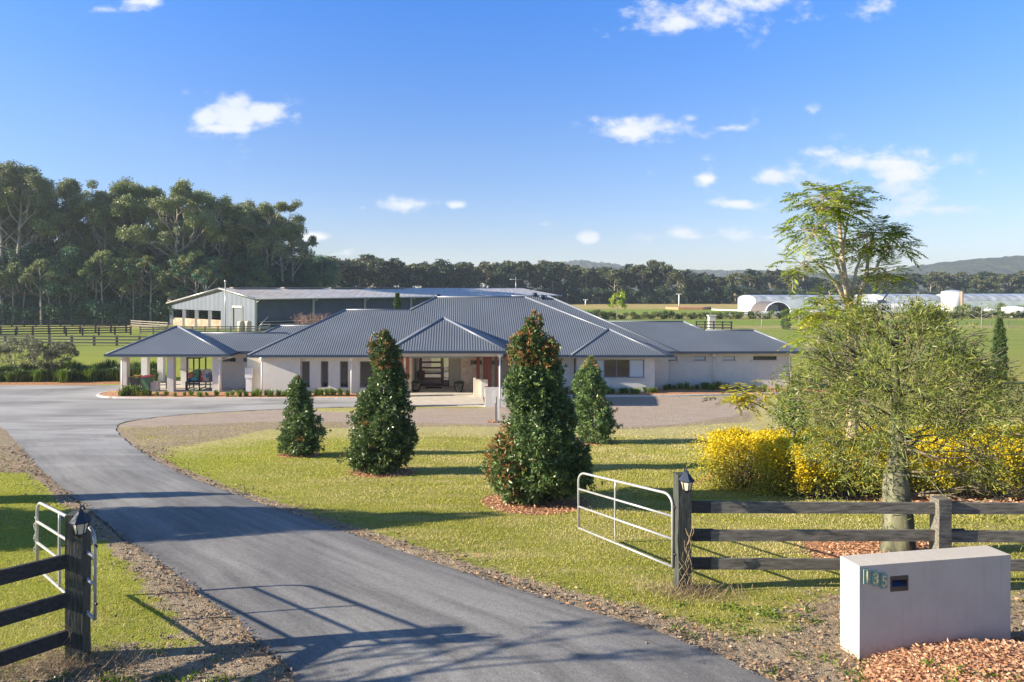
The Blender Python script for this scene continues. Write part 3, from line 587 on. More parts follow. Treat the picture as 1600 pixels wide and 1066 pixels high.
WT = 2.62
# left wing front
d = 47.0; ya = d
wall(-13.8, X(469, d), d, 0, WT)
wall(-14.9, -13.81, 47.6, 0, WT, mat='wall_cream')
yb = 47.2; ops = []; w_px = [(471,484),(501,513),(531,544),(562,590)]
for (a, b) in w_px: ops.append((X(a, yb), X(b, yb), Z(606, yb), Z(564.5, yb)))
wall(X(469, d)+.01, -4.6, yb, 0, WT, ops)
for o in ops: window(*o[:4], yb)
wall(-4.59, -3.62, 47.05, 0, WT+.0, mat='wall_cream', name='wall')
# porch recess: left reveal, back wall with door, right return and the stone wall
mb = MB(); mb.box(-3.62, -3.42, 47.31, 50.4, 0, 3.3); mb.build('wall', 'wall_cream', house)
DX0, DX1, DY = X(656, 50.4), X(692, 50.4), 50.4
SL0, SL1 = X(648, DY), X(702, DY); DZ = 2.62
wall(-3.42, 3.0, DY, DZ, 3.3)
wall(SL1, .1, DY, 0, DZ, mat='wall_cream')
wall(-3.42, SL0, DY, 0, DZ, mat='wall_cream')
mb = MB(); mb.box(-.1+.13, .13+.2, 48.15, 50.39, 0, 3.3); mb.build('wall', 'wall_cream', house)
so = [(X(735, 47.9), X(753, 47.9), Z(570, 47.9), Z(563, 47.9)), (X(766, 47.9), X(784, 47.9), Z(570, 47.9), Z(563, 47.9))]
wall(.06, 3.6, 47.9, 0, 3.2, so, mat='stone', name='stone_wall')
for o in so: window(*o, 47.9, sill=False, fr=.03)
wall(3.61, 7.9, 47.6, 0, WT)
# front door
dr = MB(); H0 = .1; dz = (DZ-.06-H0)/6; fw = .16
dr.box(DX0, DX0+fw, DY+.04, DY+.12, H0, DZ-.02); dr.box(DX1-fw, DX1, DY+.04, DY+.12, H0, DZ-.02)
for i in range(7): dr.box(DX0+fw, DX1-fw, DY+.043, DY+.117, H0+i*dz-.0, H0+i*dz+.13)
door = dr.build('door', 'doorwood', house); door['label'] = 'wide dark red timber front door with six horizontal panes'
for i in range(6):
    p = MB(); p.box(DX0+fw, DX1-fw, DY+.07, DY+.085, H0+i*dz+.13, H0+(i+1)*dz); p.build('pane', 'pane', door)
p = MB(); p.tube([(DX1-.1, DY-.02, .8), (DX1-.1, DY-.02, 1.7)], .02, 8); p.build('handle', 'galv', door)
for (a, b) in ((SL0, DX0-.02), (DX1+.02, SL1)):
    s = MB(); s.box(a, a+.05, DY+.05, DY+.11, .08, DZ); s.box(b-.05, b, DY+.05, DY+.11, .08, DZ); s.box(a, b, DY+.053, DY+.107, .02, .08)
    sl = s.build('sidelight', 'doorwood', house); p = MB(); p.box(a+.05, b-.05, DY+.07, DY+.085, .08, DZ-.02); p.build('pane', 'pane', sl)
# inside of the hall seen through the glass: floor and a far glazed wall open to the lawn
mb = MB(); mb.box(-3.4, .1, 50.7, 63, -.02, .03); mb.build('hall_floor', 'concrete', house)
mb = MB(); mb.box(-3.6, -3.4, 50.66, 62.6, 0, 2.7); mb.box(.12, .3, 50.66, 62.6, 0, 2.7); mb.build('hall_wall', 'wall_cream', house)
mb = MB(); mb.box(X(664,DY)*1.1, X(668,DY)*1.1, 58, 58.3, 0, 2.7); mb.box(-3.3, -2.6, 60, 60.5, .03, 1.5); mb.build('hall_pier', 'wall_cream', house)
# right projecting wing
dw = 47.0; wo = (X(922, dw), X(1007, dw), Z(590.5, dw), Z(562, dw))
wall(8.0, X(1023, dw), dw, 0, WT, [wo])
a1, a2, a3 = X(944.5, dw), X(964, dw), X(984, dw)
window(*wo, dw, panes=[(wo[0]+.06, a1, 'blind'), (a1, a2, 'glass'), (a2, a3, 'glass'), (a3, wo[1]-.06, 'blind')], label='wide window with pale blinds either side of dark sliding glass')
mb = MB(); mb.box(8.0, 8.25, dw+.26, 49.9, 0, WT); mb.box(X(1023, dw)-.25, X(1023, dw), dw+.26, 49.6, 0, WT); mb.build('wall', 'wall', house)
wall(X(1023, dw)+.01, 14.9, 49.0, 0, WT)
# far right wing
dq = 49.6; ops = [(X(1041,dq)+.02, X(1058,dq), Z(564,dq), Z(557,dq)), (X(1085,dq), X(1103,dq), Z(563.5,dq), Z(557,dq)), (X(1130,dq), X(1149,dq), Z(563.5,dq), Z(557,dq)), (X(1177,dq), X(1214,dq), Z(563,dq), Z(556.5,dq))]
wall(14.91, X(1233, dq), dq, 0, WT, ops)
for i, o in enumerate(ops): window(*o, dq, mat='glass' if i == 3 else 'blind', fr=.04)
mb = MB(); XR = X(1233, dq); mb.box(XR-.25, XR, dq+.26, 54.0, 0, WT); mb.box(-13.8, -3.62, 56.6, 56.85, 0, WT); mb.box(.32, XR, 56.6, 56.85, 0, WT) ; mb.build('wall', 'wall', house)
mb = MB(); mb.box(-13.8, -13.55, 47.3, 56.5, 0, WT); mb.build('wall', 'wall', house)
# left link behind the carport
dl = 49.4; ops = [(X(348,dl), X(368,dl), Z(565.5,dl), Z(559,dl)), (X(380,dl), X(400,dl), Z(565.5,dl), Z(559,dl))]
wall(X(346, dl), -13.81, dl, 0, WT, ops)
for o in ops: window(*o, dl, fr=.04)
mb = MB(); mb.box(X(346,dl), X(346,dl)+.25, dl+.26, 53.4, 0, WT); mb.build('wall', 'wall', house)
# carport posts and beam
PW = .45
for (x, y) in ((-23.7, 47.5), (-20.45, 47.5), (X(331.6,47.5), 47.5), (-23.7, 50.6), (X(282,50.6), 50.6), (-23.7, 53.3), (-18.2, 53.3)):
    mb = MB(); mb.box(x, x+PW, y, y+PW, 0, 2.5); mb.build('carport_post', 'white' if y > 50 else 'wall', house)
mb = MB(); mb.box(-23.9, -16.4, 47.4, 47.6, 2.5, 2.6); mb.box(-23.9, -23.6, 47.6, 53.6, 2.5, 2.6); mb.build('carport_beam', 'soffit', house)
# downpipes with rainheads
for (px, d_, zt) in ((191,47.38,2.6),(409,46.4,2.6),(549,46.65,2.6),(343,47.3,2.6),(1115,49.4,2.6),(1236,49.4,2.6),(917,47.3,2.6),(781,41.0,3.4)):
    x = X(px, d_); mb = MB(); mb.tube([(x, d_, .05 if px != 917 else 2.3), (x, d_, zt-.15)], .05, 8)
    dp = mb.build('downpipe', 'white' if px != 1115 and px != 1236 else 'soffit', house)
    r = MB(); r.lathe([(.0, zt-.32), (.07, zt-.3), (.15, zt-.14), (.15, zt-.02), (0, zt-.02)], (x, d_-.02, 0), 10); r.build('rainhead', 'white', dp)
mb = MB(); mb.tube([(X(357,47.1),47.1,2.55),(X(357,47.1),47.6,2.45),(X(345,47.4),47.4,2.3),(X(345,47.4),47.4,.1)], .05, 8); mb.build('downpipe', 'white', house)
# porch piers and red timber posts
for (x0, x1, y0, y1, zt, c) in ((-4.7, -3.34, 41.4, 41.9, 1.24, 'wall'), (1.47, 2.75, 41.4, 41.9, 1.27, 'wall'), (-4.3, -3.5, 45.4, 45.9, 1.2, 'wall_cream'), (.86, 1.35, 45.7, 46.5, 1.2, 'wall_cream'), (1.36, 2.0, 45.4, 46.1, 1.2, 'wall_cream')):
    mb = MB(); mb.box(x0, x1, y0, y1, 0, zt); mb.build('pier', c, house)
for (px0, px1, y0, zb) in ((611,616,41.5,1.24),(618,623,41.5,1.24),(625.5,630,41.5,1.24),(762.5,768,41.5,1.27),(773.5,777,41.5,1.27),(744.5,749.5,45.75,1.2),(755,762.5,45.5,1.2),(634,639,45.5,1.2)):
    mb = MB(); mb.box(X(px0,y0), X(px1,y0), y0+.05, y0+.05+(X(px1,y0)-X(px0,y0)), zb, 3.25); mb.build('porch_post', 'redwood', house)
# roof vents and aerial
for (px, py, d_) in ((684, 466, 55.4), (835, 463.5, 56.7), (847, 467, 56.2)):
    z = Z(py, d_); x = X(px, d_); mb = MB(); mb.tube([(x, d_, z-.3), (x, d_, z+.05)], .12, 10)
    mb.lathe([(.16, z+.02), (.24, z+.10), (.26, z+.2), (.2, z+.3), (0, z+.34)], (x, d_, 0), 12); mb.build('roof_vent', 'gutter', house)
mb = MB(); x = X(806, 56.7); mb.tube([(x, 56.7, 6.5), (x, 56.7, 8.2)], .025, 6); mb.tube([(x-.5, 56.7, 8.0), (x+.5, 56.7, 8.0)], .015, 6)
for k in range(5): mb.tube([(x-.4+k*.2, 56.4, 8.0), (x-.4+k*.2, 57.0, 8.0)], .012, 5)
mb.build('aerial', 'galv', house)
mb = MB(); mb.box(-14.95, -14.45, 47.25, 47.5, 1.05, 1.75); mb.box(-14.9, -14.5, 47.3, 47.5, .1, 1.04); mb.build('water_filter_housing', 'white', house)
# small things by the porch
for i, (px, py) in enumerate(((650, 614), (717, 614.5))):
    x, y = G(px, py); t = thing('plant_pot', 'glossy black pot with low plant, ' + ('left' if i == 0 else 'right') + ' of the front door', 'plant pot', (x, y, .06), 'pots beside the front door')
    mb = MB(); mb.lathe([(.0, 0), (.2, 0), (.30, .25), (.36, .6), (.30, .72), (.27, .70), (.25, .6), (0, .6)], (x, y, .06), 18); mb.build('pot', solid('black_glaze', (.02, .022, .025), .12), t)
    mb = MB(); n = 160; C = np.array([x, y, .68]) + rng.normal(size=(n, 3))*(.13, .13, .04); D = unit(n); D[:, 2] = abs(D[:, 2])*.8+.2; mb.leaves(C, D, .2, .05); mb.build('foliage', 'strap_dark', t)
mb = MB(); mb.box(X(665,49.3), X(690,49.3), 49.2, 49.8, .062, .09); tag(mb.build('door_mat', solid('mat_black', (.02, .02, .02), .95)), 'dark rectangular mat before the red front door', 'door mat')
x, y = G(775, 660); zz = float(H(y)); t = thing('letter_post', 'slender grey post with a white box beside the largest shrub', 'post', (x, y, zz))
mb = MB(); mb.box(x-.05, x+.05, y-.05, y+.05, zz-.1, zz+1.3); mb.build('post', 'frame', t)
mb = MB(); mb.box(x-.16, x+.0, y-.12, y-.055, zz+1.0, zz+1.65); mb.build('box', 'white', t)
mb = MB(); mb.box(x+.14, x+.22, y+.4, y+.48, zz-.1, zz+1.15); mb.build('stay', 'white', t)

# ------------------------------------------------------------------ in the carport
def bin_(px, py, cb, cl, label):
    x, y = X(px, 47.95), 47.95; t = thing('wheelie_bin', label, 'bin', (x, y, .06), 'wheelie bins in the carport'); z = .06
    V = [(x-.24,y-.27,z+.08),(x+.24,y-.27,z+.08),(x+.24,y+.25,z+.08),(x-.24,y+.25,z+.08),(x-.30,y-.34,z+.98),(x+.30,y-.34,z+.98),(x+.30,y+.34,z+.98),(x-.30,y+.34,z+.98)]
    mb = MB(); mb.add(V, [(0,3,2,1),(4,5,6,7),(0,1,5,4),(1,2,6,5),(2,3,7,6),(3,0,4,7)]); mb.box(x-.32, x+.32, y-.36, y-.3, z+.90, z+.99); mb.build('bin_body', cb, t)
    mb = MB(); V = [(x-.32,y-.38,z+.99),(x+.32,y-.38,z+.99),(x+.32,y+.38,z+1.0),(x-.32,y+.38,z+1.0),(x-.27,y-.3,z+1.05),(x+.27,y-.3,z+1.05),(x+.27,y+.34,z+1.08),(x-.27,y+.34,z+1.08)]
    mb.add(V, [(0,3,2,1),(4,5,6,7),(0,1,5,4),(1,2,6,5),(2,3,7,6),(3,0,4,7)]); mb.build('lid', cl, t)
    for s_ in (-1, 1): mb = MB(); mb.tube([(x+s_*.26, y+.3, z+.1), (x+s_*.32, y+.3, z+.1)], .1, 12); mb.build('wheel', 'black_metal', t)
bin_(212.5, 613, solid('bin_grey', (.055, .06, .055), .5), solid('lid_yellow', (.42, .27, .02), .5), 'dark grey wheelie bin with a yellow lid in the carport')
bin_(230, 613, solid('bin_green', (.06, .17, .085), .5), solid('lid_red', (.50, .05, .08), .5), 'green wheelie bin with a red lid in the carport')
x = X(242, 48.0); mb = MB(); mb.box(x-.24, x+.24, 47.8, 48.3, .056, .66); mb.box(x-.26, x+.26, 47.78, 48.32, .66, .70); tag(mb.build('storage_box', solid('pale_box', (.52, .46, .42), .7)), 'low pale box beside the green wheelie bin', 'box')
def rack():
    x0, x1 = X(291, 48.2), X(318, 49); y0, y1 = 48.2, 49.4; t = thing('power_rack', 'tall black steel weight rack standing in the carport', 'weight rack', ((x0+x1)/2, 48.8, .055))
    for x in (x0, x1-.05):
        for y in (y0, y1): mb = MB(); mb.box(x, x+.08, y, y+.08, .056, 2.42); mb.build('upright', 'black_metal', t)
    mb = MB(); mb.box(x0+.08, x1-.05, y0, y0+.08, 2.3, 2.4); mb.box(x0+.08, x1-.05, y1, y1+.08, 2.3, 2.4); mb.box(x0, x0+.08, y0+.08, y1, 2.3, 2.4); mb.box(x1-.05, x1+.03, y0+.08, y1, 2.3, 2.4)
    mb.box(x0+.08, x1-.05, y0+.01, y0+.07, .5, .6); mb.box(x0+.08, x1-.05, y1+.01, y1+.07, .5, .6); mb.box(x0+.01, x0+.07, y0+.08, y1, .1, .17); mb.box(x1-.04, x1+.02, y0+.08, y1, .1, .17); mb.build('crossbar', 'black_metal', t)
    mb = MB(); mb.tube([(x0-.5, y0-.06, 1.55), (x1+.5, y0-.06, 1.55)], .02, 8); tag(mb.build('barbell', 'galv'), 'thin steel bar laid across the front of the weight rack', 'barbell')
rack()
cols = [(.03,.16,.42),(.05,.35,.45),(.5,.06,.05),(.7,.7,.7),(.02,.02,.03),(.55,.2,.12),(.1,.3,.12),(.75,.45,.4),(.02,.05,.15)]
names = [('blue','blue'),('teal','teal'),('red','red'),('white','white'),('black','black'),('orange','orange'),('green','green'),('pink','pink'),('navy','navy')]
def pile(k, x, y, z, c, cn):
    t = None
    mb = MB(); s = .13+.05*(k % 3)
    if k % 2: V = s*1.4*(unit(60)); 
    prof = [(0, 0), (s*.9, .02), (s*1.15, s*.7), (s*.95, s*1.3), (s*.4, s*1.55), (0, s*1.6)]
    mb.lathe(prof, (x, y, z), 9); mb.V[-1] += rng.normal(size=mb.V[-1].shape)*s*.12
    mb.beam((x-s, y-.02, z+s*1.2), (x+s, y+.02, z+s*1.5), .04, .04)
    tag(mb.build('storage_bag', solid('bag_'+cn, c, .6)), None, 'bag', 'bags heaped on the low shelf under the weight rack')
    return bpy.context.scene.collection.objects[-1]
k = 0
mb = MB(); x0, x1 = X(292, 48.8), X(331, 48.8); mb.box(x0, x1, 48.5, 49.2, .58, .64)
for x in (x0, x1-.06):
    for y in (48.5, 49.14): mb.box(x, x+.06, y, y+.06, .056, .58)
tag(mb.build('low_shelf', 'black_metal'), 'low black shelf holding coloured bags in the carport', 'shelf')
for row in range(3):
    for i in range(8 - row):
        cn = names[(k*5+row) % 9][0]; c = cols[(k*5+row) % 9]; x = x0+.2+i*.215+row*.1; y = 48.75+.1*(i % 2); z = .64+row*.24
        o = pile(k, x, y, z, c, cn); k += 1
        place = ['bottom row', 'middle row', 'top row'][row]; nth = ['first', 'second', 'third', 'fourth', 'fifth', 'sixth', 'seventh', 'eighth'][i]
        o['label'] = f'{cn} bag in the {place} of the carport heap, {nth} from the left'
t = thing('weight_bench', 'low black bench between the carport posts', 'bench', (X(250, 49), 49, .056)); mb = MB(); mb.box(X(246,49), X(262,49), 48.9, 49.2, .50, .58); mb.build('seat', 'black_metal', t)
for px in (248, 260):
    mb = MB(); mb.box(X(px,49)-.03, X(px,49)+.03, 48.95, 49.15, .056, .5); mb.build('leg', 'black_metal', t)
mb = MB(); mb.box(X(259,49)-.03, X(259,49)+.03, 49.2, 49.26, .056, 1.25); mb.build('upright', 'black_metal', t)
t = thing('wire_cage', 'wire mesh cage on thin legs at the carport edge', 'cage', (X(320, 48.0), 48.0, .06)); mb = MB(); x0, x1 = X(316,48), X(330,48)
for x in np.linspace(x0, x1, 9): mb.tube([(x, 47.96, .06 if abs(x-x0) < .01 or abs(x-x1) < .01 else .5), (x, 47.96, 1.5)], .010, 5)
for z in (.5, .75, 1.0, 1.25, 1.5): mb.tube([(x0, 47.96, z), (x1, 47.96, z)], .010, 5)
mb.build('mesh_panel', 'galv', t)
# ------------------------------------------------------------------ entrance: posts, fences, gates, lamps, letterbox wall
LPx, LPy = X(122, 7.96), 7.96; RPx, RPy = X(1066, 10.0), 10.0
def post_mesh(x, y, zb, zt, wd, rot=0, taper=.0):
    mb = MB(); c, s = cos(rot), sin(rot); V = []; rr = np.random.default_rng(int(abs(x*100)))
    lv = np.linspace(zb, zt, 7)
    for z in lv:
        for (i, j) in ((-1,-1),(1,-1),(1,1),(-1,1)):
            a = i*wd/2 + rr.normal()*.003; b = j*wd/2 + rr.normal()*.003; V.append((x+a*c-b*s, y+a*s+b*c, z))
    Fc = [(k*4+i, k*4+(i+1) % 4, k*4+4+(i+1) % 4, k*4+4+i) for k in range(6) for i in range(4)] + [(24, 25, 26, 27)]
    mb.add(V, Fc); return mb
def board_fence(name, label, posts, rails, mats, pw=.22, th=.045, rh=.16, group=None, cat='fence', zoff=0, post_top=None, rot0=False):
    "posts: list of (x, y, top above ground); rails: heights above ground"
    z0 = float(H(posts[0][1])); t = thing(name, label, cat, (posts[0][0], posts[0][1], z0), group)
    for (x, y, top) in posts:
        zb = float(H(y)); ang = .06 if rot0 else math.atan2(posts[-1][1]-posts[0][1], posts[-1][0]-posts[0][0])
        post_mesh(x, y, zb-.1, zb+top, pw, ang).build('post', mats[0], t)
    for (a, b) in zip(posts[:-1], posts[1:]):
        dv = np.array([b[0]-a[0], b[1]-a[1]]); L = np.linalg.norm(dv); dv /= L; nrm = np.array([dv[1], -dv[0]])
        for h in rails:
            p = np.array([a[0], a[1]]) + dv*(pw*.5) ; q = np.array([b[0], b[1]]) - dv*(pw*.5)
            sag = rng.normal()*.008
            mb = MB(); mb.beam((p[0], p[1], float(H(a[1]))+h+sag), (q[0], q[1], float(H(b[1]))+h-sag), th, rh); mb.build('rail', mats[1], t)
    return t
fr = board_fence('board_fence', 'weathered three-rail timber fence running right from the lamp post to behind the letterbox wall',
    [(RPx, RPy, 1.69), (X(1470, 9.95), 9.95, 1.35), (X(1470, 9.95)+3.8, 9.9, 1.35)], [1.20, .795, .375], ['rail_wood', 'rail_wood'], .19, rot0=True)
fr.children[0].data.materials[0] = M_['black_wood']
# dark stretches of rail just right of each post
for xx, sgn in ((RPx+.14, 1), (X(1470, 9.95)+.14, 1)):
    for h in (1.20, .795, .375):
        mb = MB(); zz = float(H(9.97))+h; mb.box(xx, xx+(.32 if xx < 5 else .24), 9.972, 10.027, zz-.0815, zz+.0815); mb.build('dark_rail_end', 'dark_rail', fr)
fl = board_fence('board_fence', 'black three-rail timber fence running left out of frame from the near lamp post',
    [(LPx, LPy, 1.68), (LPx-2.25, LPy-2.6, 1.45)], [1.16, .71, .28], ['black_wood', 'dark_rail'], .20, rot0=True)
def lamp(x, y, z, label, fx=0.0):
    "small carriage lamp hung on the camera side of the post, z = underside of the roof cap"
    t = thing('post_lamp', label, 'lamp', (x, y, z-.15), 'carriage lamps on the gate posts')
    q = 6
    def ring(r, zz): return [(x+r*cos(2*pi*(k+.5)/q), y+r*sin(2*pi*(k+.5)/q), zz) for k in range(q)]
    mb = MB(); V = ring(.115, z) + ring(.03, z+.105) + ring(.03, z+.125) + ring(.115, z-.008); Fc = [(k, (k+1) % q, q+(k+1) % q, q+k) for k in range(q)] + [(q+k, q+(k+1) % q, 2*q+(k+1) % q, 2*q+k) for k in range(q)] + [tuple(range(2*q, 3*q))] + [tuple(range(3*q+q-1, 3*q-1, -1))]
    mb.add(V, Fc); mb.tube([(x, y, z+.12), (x, y, z+.19)], [.012, .006], 6); mb.build('lamp_roof', solid('lamp_blue_black', (.018, .03, .055), .7), t)
    mb = MB(); V = ring(.082, z-.01) + ring(.052, z-.14); mb.add(V, [(k, (k+1) % q, q+(k+1) % q, q+k) for k in range(q)] + [tuple(range(q, 2*q))]); mb.build('lamp_glass', solid('frosted_glass', (.62, .58, .45), .3), t)
    mb = MB(); A, B = ring(.086, z-.008), ring(.056, z-.145)
    for a, b in zip(A, B): mb.tube([a, b], .006, 5)
    mb.lathe([(0, z-.19), (.02, z-.18), (.058, z-.145), (.06, z-.135)], (x, y, 0), 6, smooth=False); mb.build('lamp_frame', 'black_metal', t)
    mb = MB(); mb.beam((x, y+.09, z-.02), (x, y+.13, z-.02), .06, .16); mb.tube([(x, y+.1, z-.05), (x, y+.06, z-.17), (x, y, z-.18)], .009, 6); mb.tube([(x, y+.1, z+.1), (x, y+.05, z+.16), (x, y, z+.15)], .009, 6); mb.build('bracket', 'black_metal', t)
zl = 3.01 + (1.68-.27); lamp(X(125.5, 7.72), LPy-.24, Z(815.5, 7.7), 'small dark carriage lamp on the near left gate post')
lamp(X(1073, 9.76), RPy-.24, Z(751, 9.74), 'small dark carriage lamp on the far right gate post')

def gate(label, hinge_end, far_end, zh_top, zh_bot, zf_top, zf_bot, chain=False):
    "tubular farm gate; ends are (x, y)"
    hx, hy = hinge_end; fx, fy = far_end
    t = thing('farm_gate', label, 'gate', (hx, hy, float(H(hy))), 'tubular steel gates standing open')
    def pt(s, v):    # s along, v 0 bottom .. 1 top
        x = hx+(fx-hx)*s; y = hy+(fy-hy)*s; zt = zh_top+(zf_top-zh_top)*s; zb = zh_bot+(zf_bot-zh_bot)*s; return (x, y, zb+(zt-zb)*v)
    r = .020
    arc = lambda s0, s1, rev: [pt(s0+(s1-s0)*(1-cos(a)), .84+.16*sin(a)) for a in np.linspace(0, pi/2, 7)]
    outline = [pt(0, 0)] + arc(0, .075, 0) + [pt(.5, 1)] + arc(1, .925, 0)[::-1] + [pt(1, 0)]
    mb = MB(); mb.tube(outline, r, 10); mb.build('outer_tube', 'galv', t)
    for v in (0, .385, .70):
        mb = MB(); mb.tube([pt(0, v), pt(1, v)], r*.9, 8); mb.build('rail', 'galv', t)
    mb = MB(); c = [pt(.56+.006*sin(3*v), v) for v in np.linspace(0, 1, 9)]; mb.tube(c, .016, 6); mb.build('upright', 'galv', t)
    for v in (.15, .8):
        mb = MB(); a = np.array(pt(0, v)); mb.tube([a, a + (.0, .0, .04), a + ((hx-fx)*.03, (hy-fy)*.03, .04)], .014, 6); mb.build('hinge', 'black_metal', t)
    if chain:
        mb = MB(); a = np.array(pt(1.012, .70)); rr = np.random.default_rng(2)
        for i in range(24):
            c = a + (-.02+.015*sin(i*.8), .0, .05-i*.021); ax = np.array([1, 0, 0]) if i % 2 else np.array([0, 1, 0])
            mb.tube([c + ax*.011*cos(q) + np.array([0, 0, .018*sin(q)]) for q in np.linspace(0, 2*pi, 9)], .0038, 5, cap=False)
        mb.build('chain', 'galv', t)
    return t
gate('silver tubular gate open behind the near left lamp post, chain on its far end', (X(148, 7.75), 7.75), (X(58, 9.6), 9.6), Z(829, 7.75), Z(968, 7.75), Z(784, 9.6), Z(888, 9.6), True)
gate('silver tubular gate open left of the far lamp post', (X(1051, 10.05), 10.05), (X(904, 12.2), 12.2), Z(773, 10.05), Z(886, 10.05), Z(738, 12.2), Z(825, 12.2))

# letterbox wall
ux = np.array([.9863, .165, 0]); uy = np.array([-.165, .9863, 0]); A0 = np.array([X(1343, 7.9), 7.9, 0]); ML, MD = 2.05, .31; zt = Z(885, 7.9); zb = float(H(7.9))-.15
t = thing('letterbox_wall', 'pale rendered block wall with house number and letter slot beside the drive', 'letterbox', (*A0[:2], zb+.15))
def lw(a, b, z): p = A0+ux*a+uy*b; return (p[0], p[1], z)
def lbox(mb, a0, a1, b0, b1, z0, z1, mi=0):
    V = [lw(a0,b0,z0),lw(a1,b0,z0),lw(a1,b1,z0),lw(a0,b1,z0),lw(a0,b0,z1),lw(a1,b0,z1),lw(a1,b1,z1),lw(a0,b1,z1)]
    return mb.add(V, [(0,3,2,1),(4,5,6,7),(0,1,5,4),(1,2,6,5),(2,3,7,6),(3,0,4,7)], mi)
s0, s1 = .405, .640; zs1, zs0 = Z(902, 7.95), Z(926, 7.95)
mb = MB(); lbox(mb, 0, s0, 0, MD, zb, zt); lbox(mb, s1, ML, 0, MD, zb, zt); lbox(mb, s0, s1, 0, MD, zb, zs0); lbox(mb, s0, s1, 0, MD, zs1, zt)
def mail_mat():
    m, nt, b = newmat('letterbox_render'); g = nt.nodes.new('ShaderNodeNewGeometry'); sp = nt.nodes.new('ShaderNodeSeparateXYZ'); nt.links.new(g.outputs['Position'], sp.inputs[0])
    n = noise(nt, 2.2, 8, rough=.7); f = noise(nt, 60, 5, rough=.7); st = noise(nt, 5, 6, mapscale=(3, 3, .25))
    c = ramp(nt, n, [(.3, (.47, .425, .36)), (.7, (.55, .50, .43))]); c = mixc(nt, ramp(nt, st, [(.52, 0.), (.8, .35)]), c, (.36, .32, .27))
    k = mth(nt, 'ADD', mth(nt, 'MULTIPLY', mth(nt, 'SUBTRACT', 3.42, sp.outputs[2]), 2.2), mth(nt, 'MULTIPLY', mth(nt, 'SUBTRACT', noise(nt, 14, 6, rough=.75), .5), 1.2))
    c = mixc(nt, ramp(nt, k, [(.45, 0.), (1.0, .55)]), c, (.36, .25, .17))
    nt.links.new(c, b.inputs['Base Color']); b.inputs['Roughness'].default_value = .9; bump(nt, b, mth(nt, 'ADD', f, mth(nt, 'MULTIPLY', n, 2.)), .35, .012); return m
M_['mail'] = mail_mat()
body = mb.build('wall_body', 'mail', t)
bm_mod = None
mb = MB(); q = .018
lbox(mb, s0, s1, -.006, .09, zs1-.045, zs1-.001); lbox(mb, s0, s1, -.006, .09, zs0+.001, zs0+.055); lbox(mb, s0, s0+q, -.006, .09, zs0+.055, zs1-.045); lbox(mb, s1-q, s1, -.006, .09, zs0+.055, zs1-.045)
slot = mb.build('letter_slot', solid('dark_bronze', (.05, .045, .038), .45, .3), t)
mb = MB(); lbox(mb, s0+q, s1-q, .10, .12, zs0+.05, zs1-.04); mb.build('slot_back', solid('slot_shade_black', (.004, .004, .004), .9), slot)  # near-black plate paints the darkness inside the slot
mb = MB(); V = [lw(s0+q,.0,zs0+.057), lw(s1-q,.0,zs0+.057), lw(s1-q,.085,zs0+.10), lw(s0+q,.085,zs0+.10)]; mb.add(V+[(v[0],v[1],v[2]-.004) for v in V], [(0,1,2,3),(7,6,5,4),(0,4,5,1),(1,5,6,2),(2,6,7,3),(3,7,4,0)]); mb.build('flap', solid('blue_steel', (.03, .06, .13), .3), slot)
def aqua():
    m, nt, b = newmat('aqua_glass'); b.inputs['Base Color'].default_value = (.22, .40, .36, 1); b.inputs['Roughness'].default_value = .12
    b.inputs['Transmission Weight'].default_value = .25; b.inputs['IOR'].default_value = 1.45; return m
M_['aqua'] = aqua()
for (dg, px, py0, py1, hv) in (('1', 1351, 887.5, 910, .5), ('3', 1366, 892, 915, .5), ('5', 1380, 896.5, 919.5, .5)):
    a = (X(px, 7.93)-A0[0])/ux[0]; z1, z0 = Z(py0, 7.93), Z(py1, 7.93); hw = .044
    mb = MB(); lbox(mb, a-hw, a+hw, -.03, -.018, z0, z1); pl = mb.build('number_plate', 'aqua', t)
    for z in (z0+.016, z1-.016):
        mb = MB(); c0, c1 = lw(a, 0, z), lw(a, -.036, z); mb.tube([c0, c1], .0085, 8); mb.build('standoff', 'galv', pl)
    cu = bpy.data.curves.new('digit', 'FONT'); cu.body = dg; cu.size = .17; cu.extrude = .003; cu.align_x = 'CENTER'; cu.align_y = 'CENTER'
    cu.materials.append(solid('brass_digit', (.62, .56, .30), .3)); o = bpy.data.objects.new('digit', cu); COL.objects.link(o); o.parent = pl
    p = lw(a, -.036, (z0+z1)/2); o.location = [p[i]-ORG[pl.name][i] for i in range(3)]; o.rotation_euler = (radians(90), 0, math.atan2(ux[1], ux[0]))

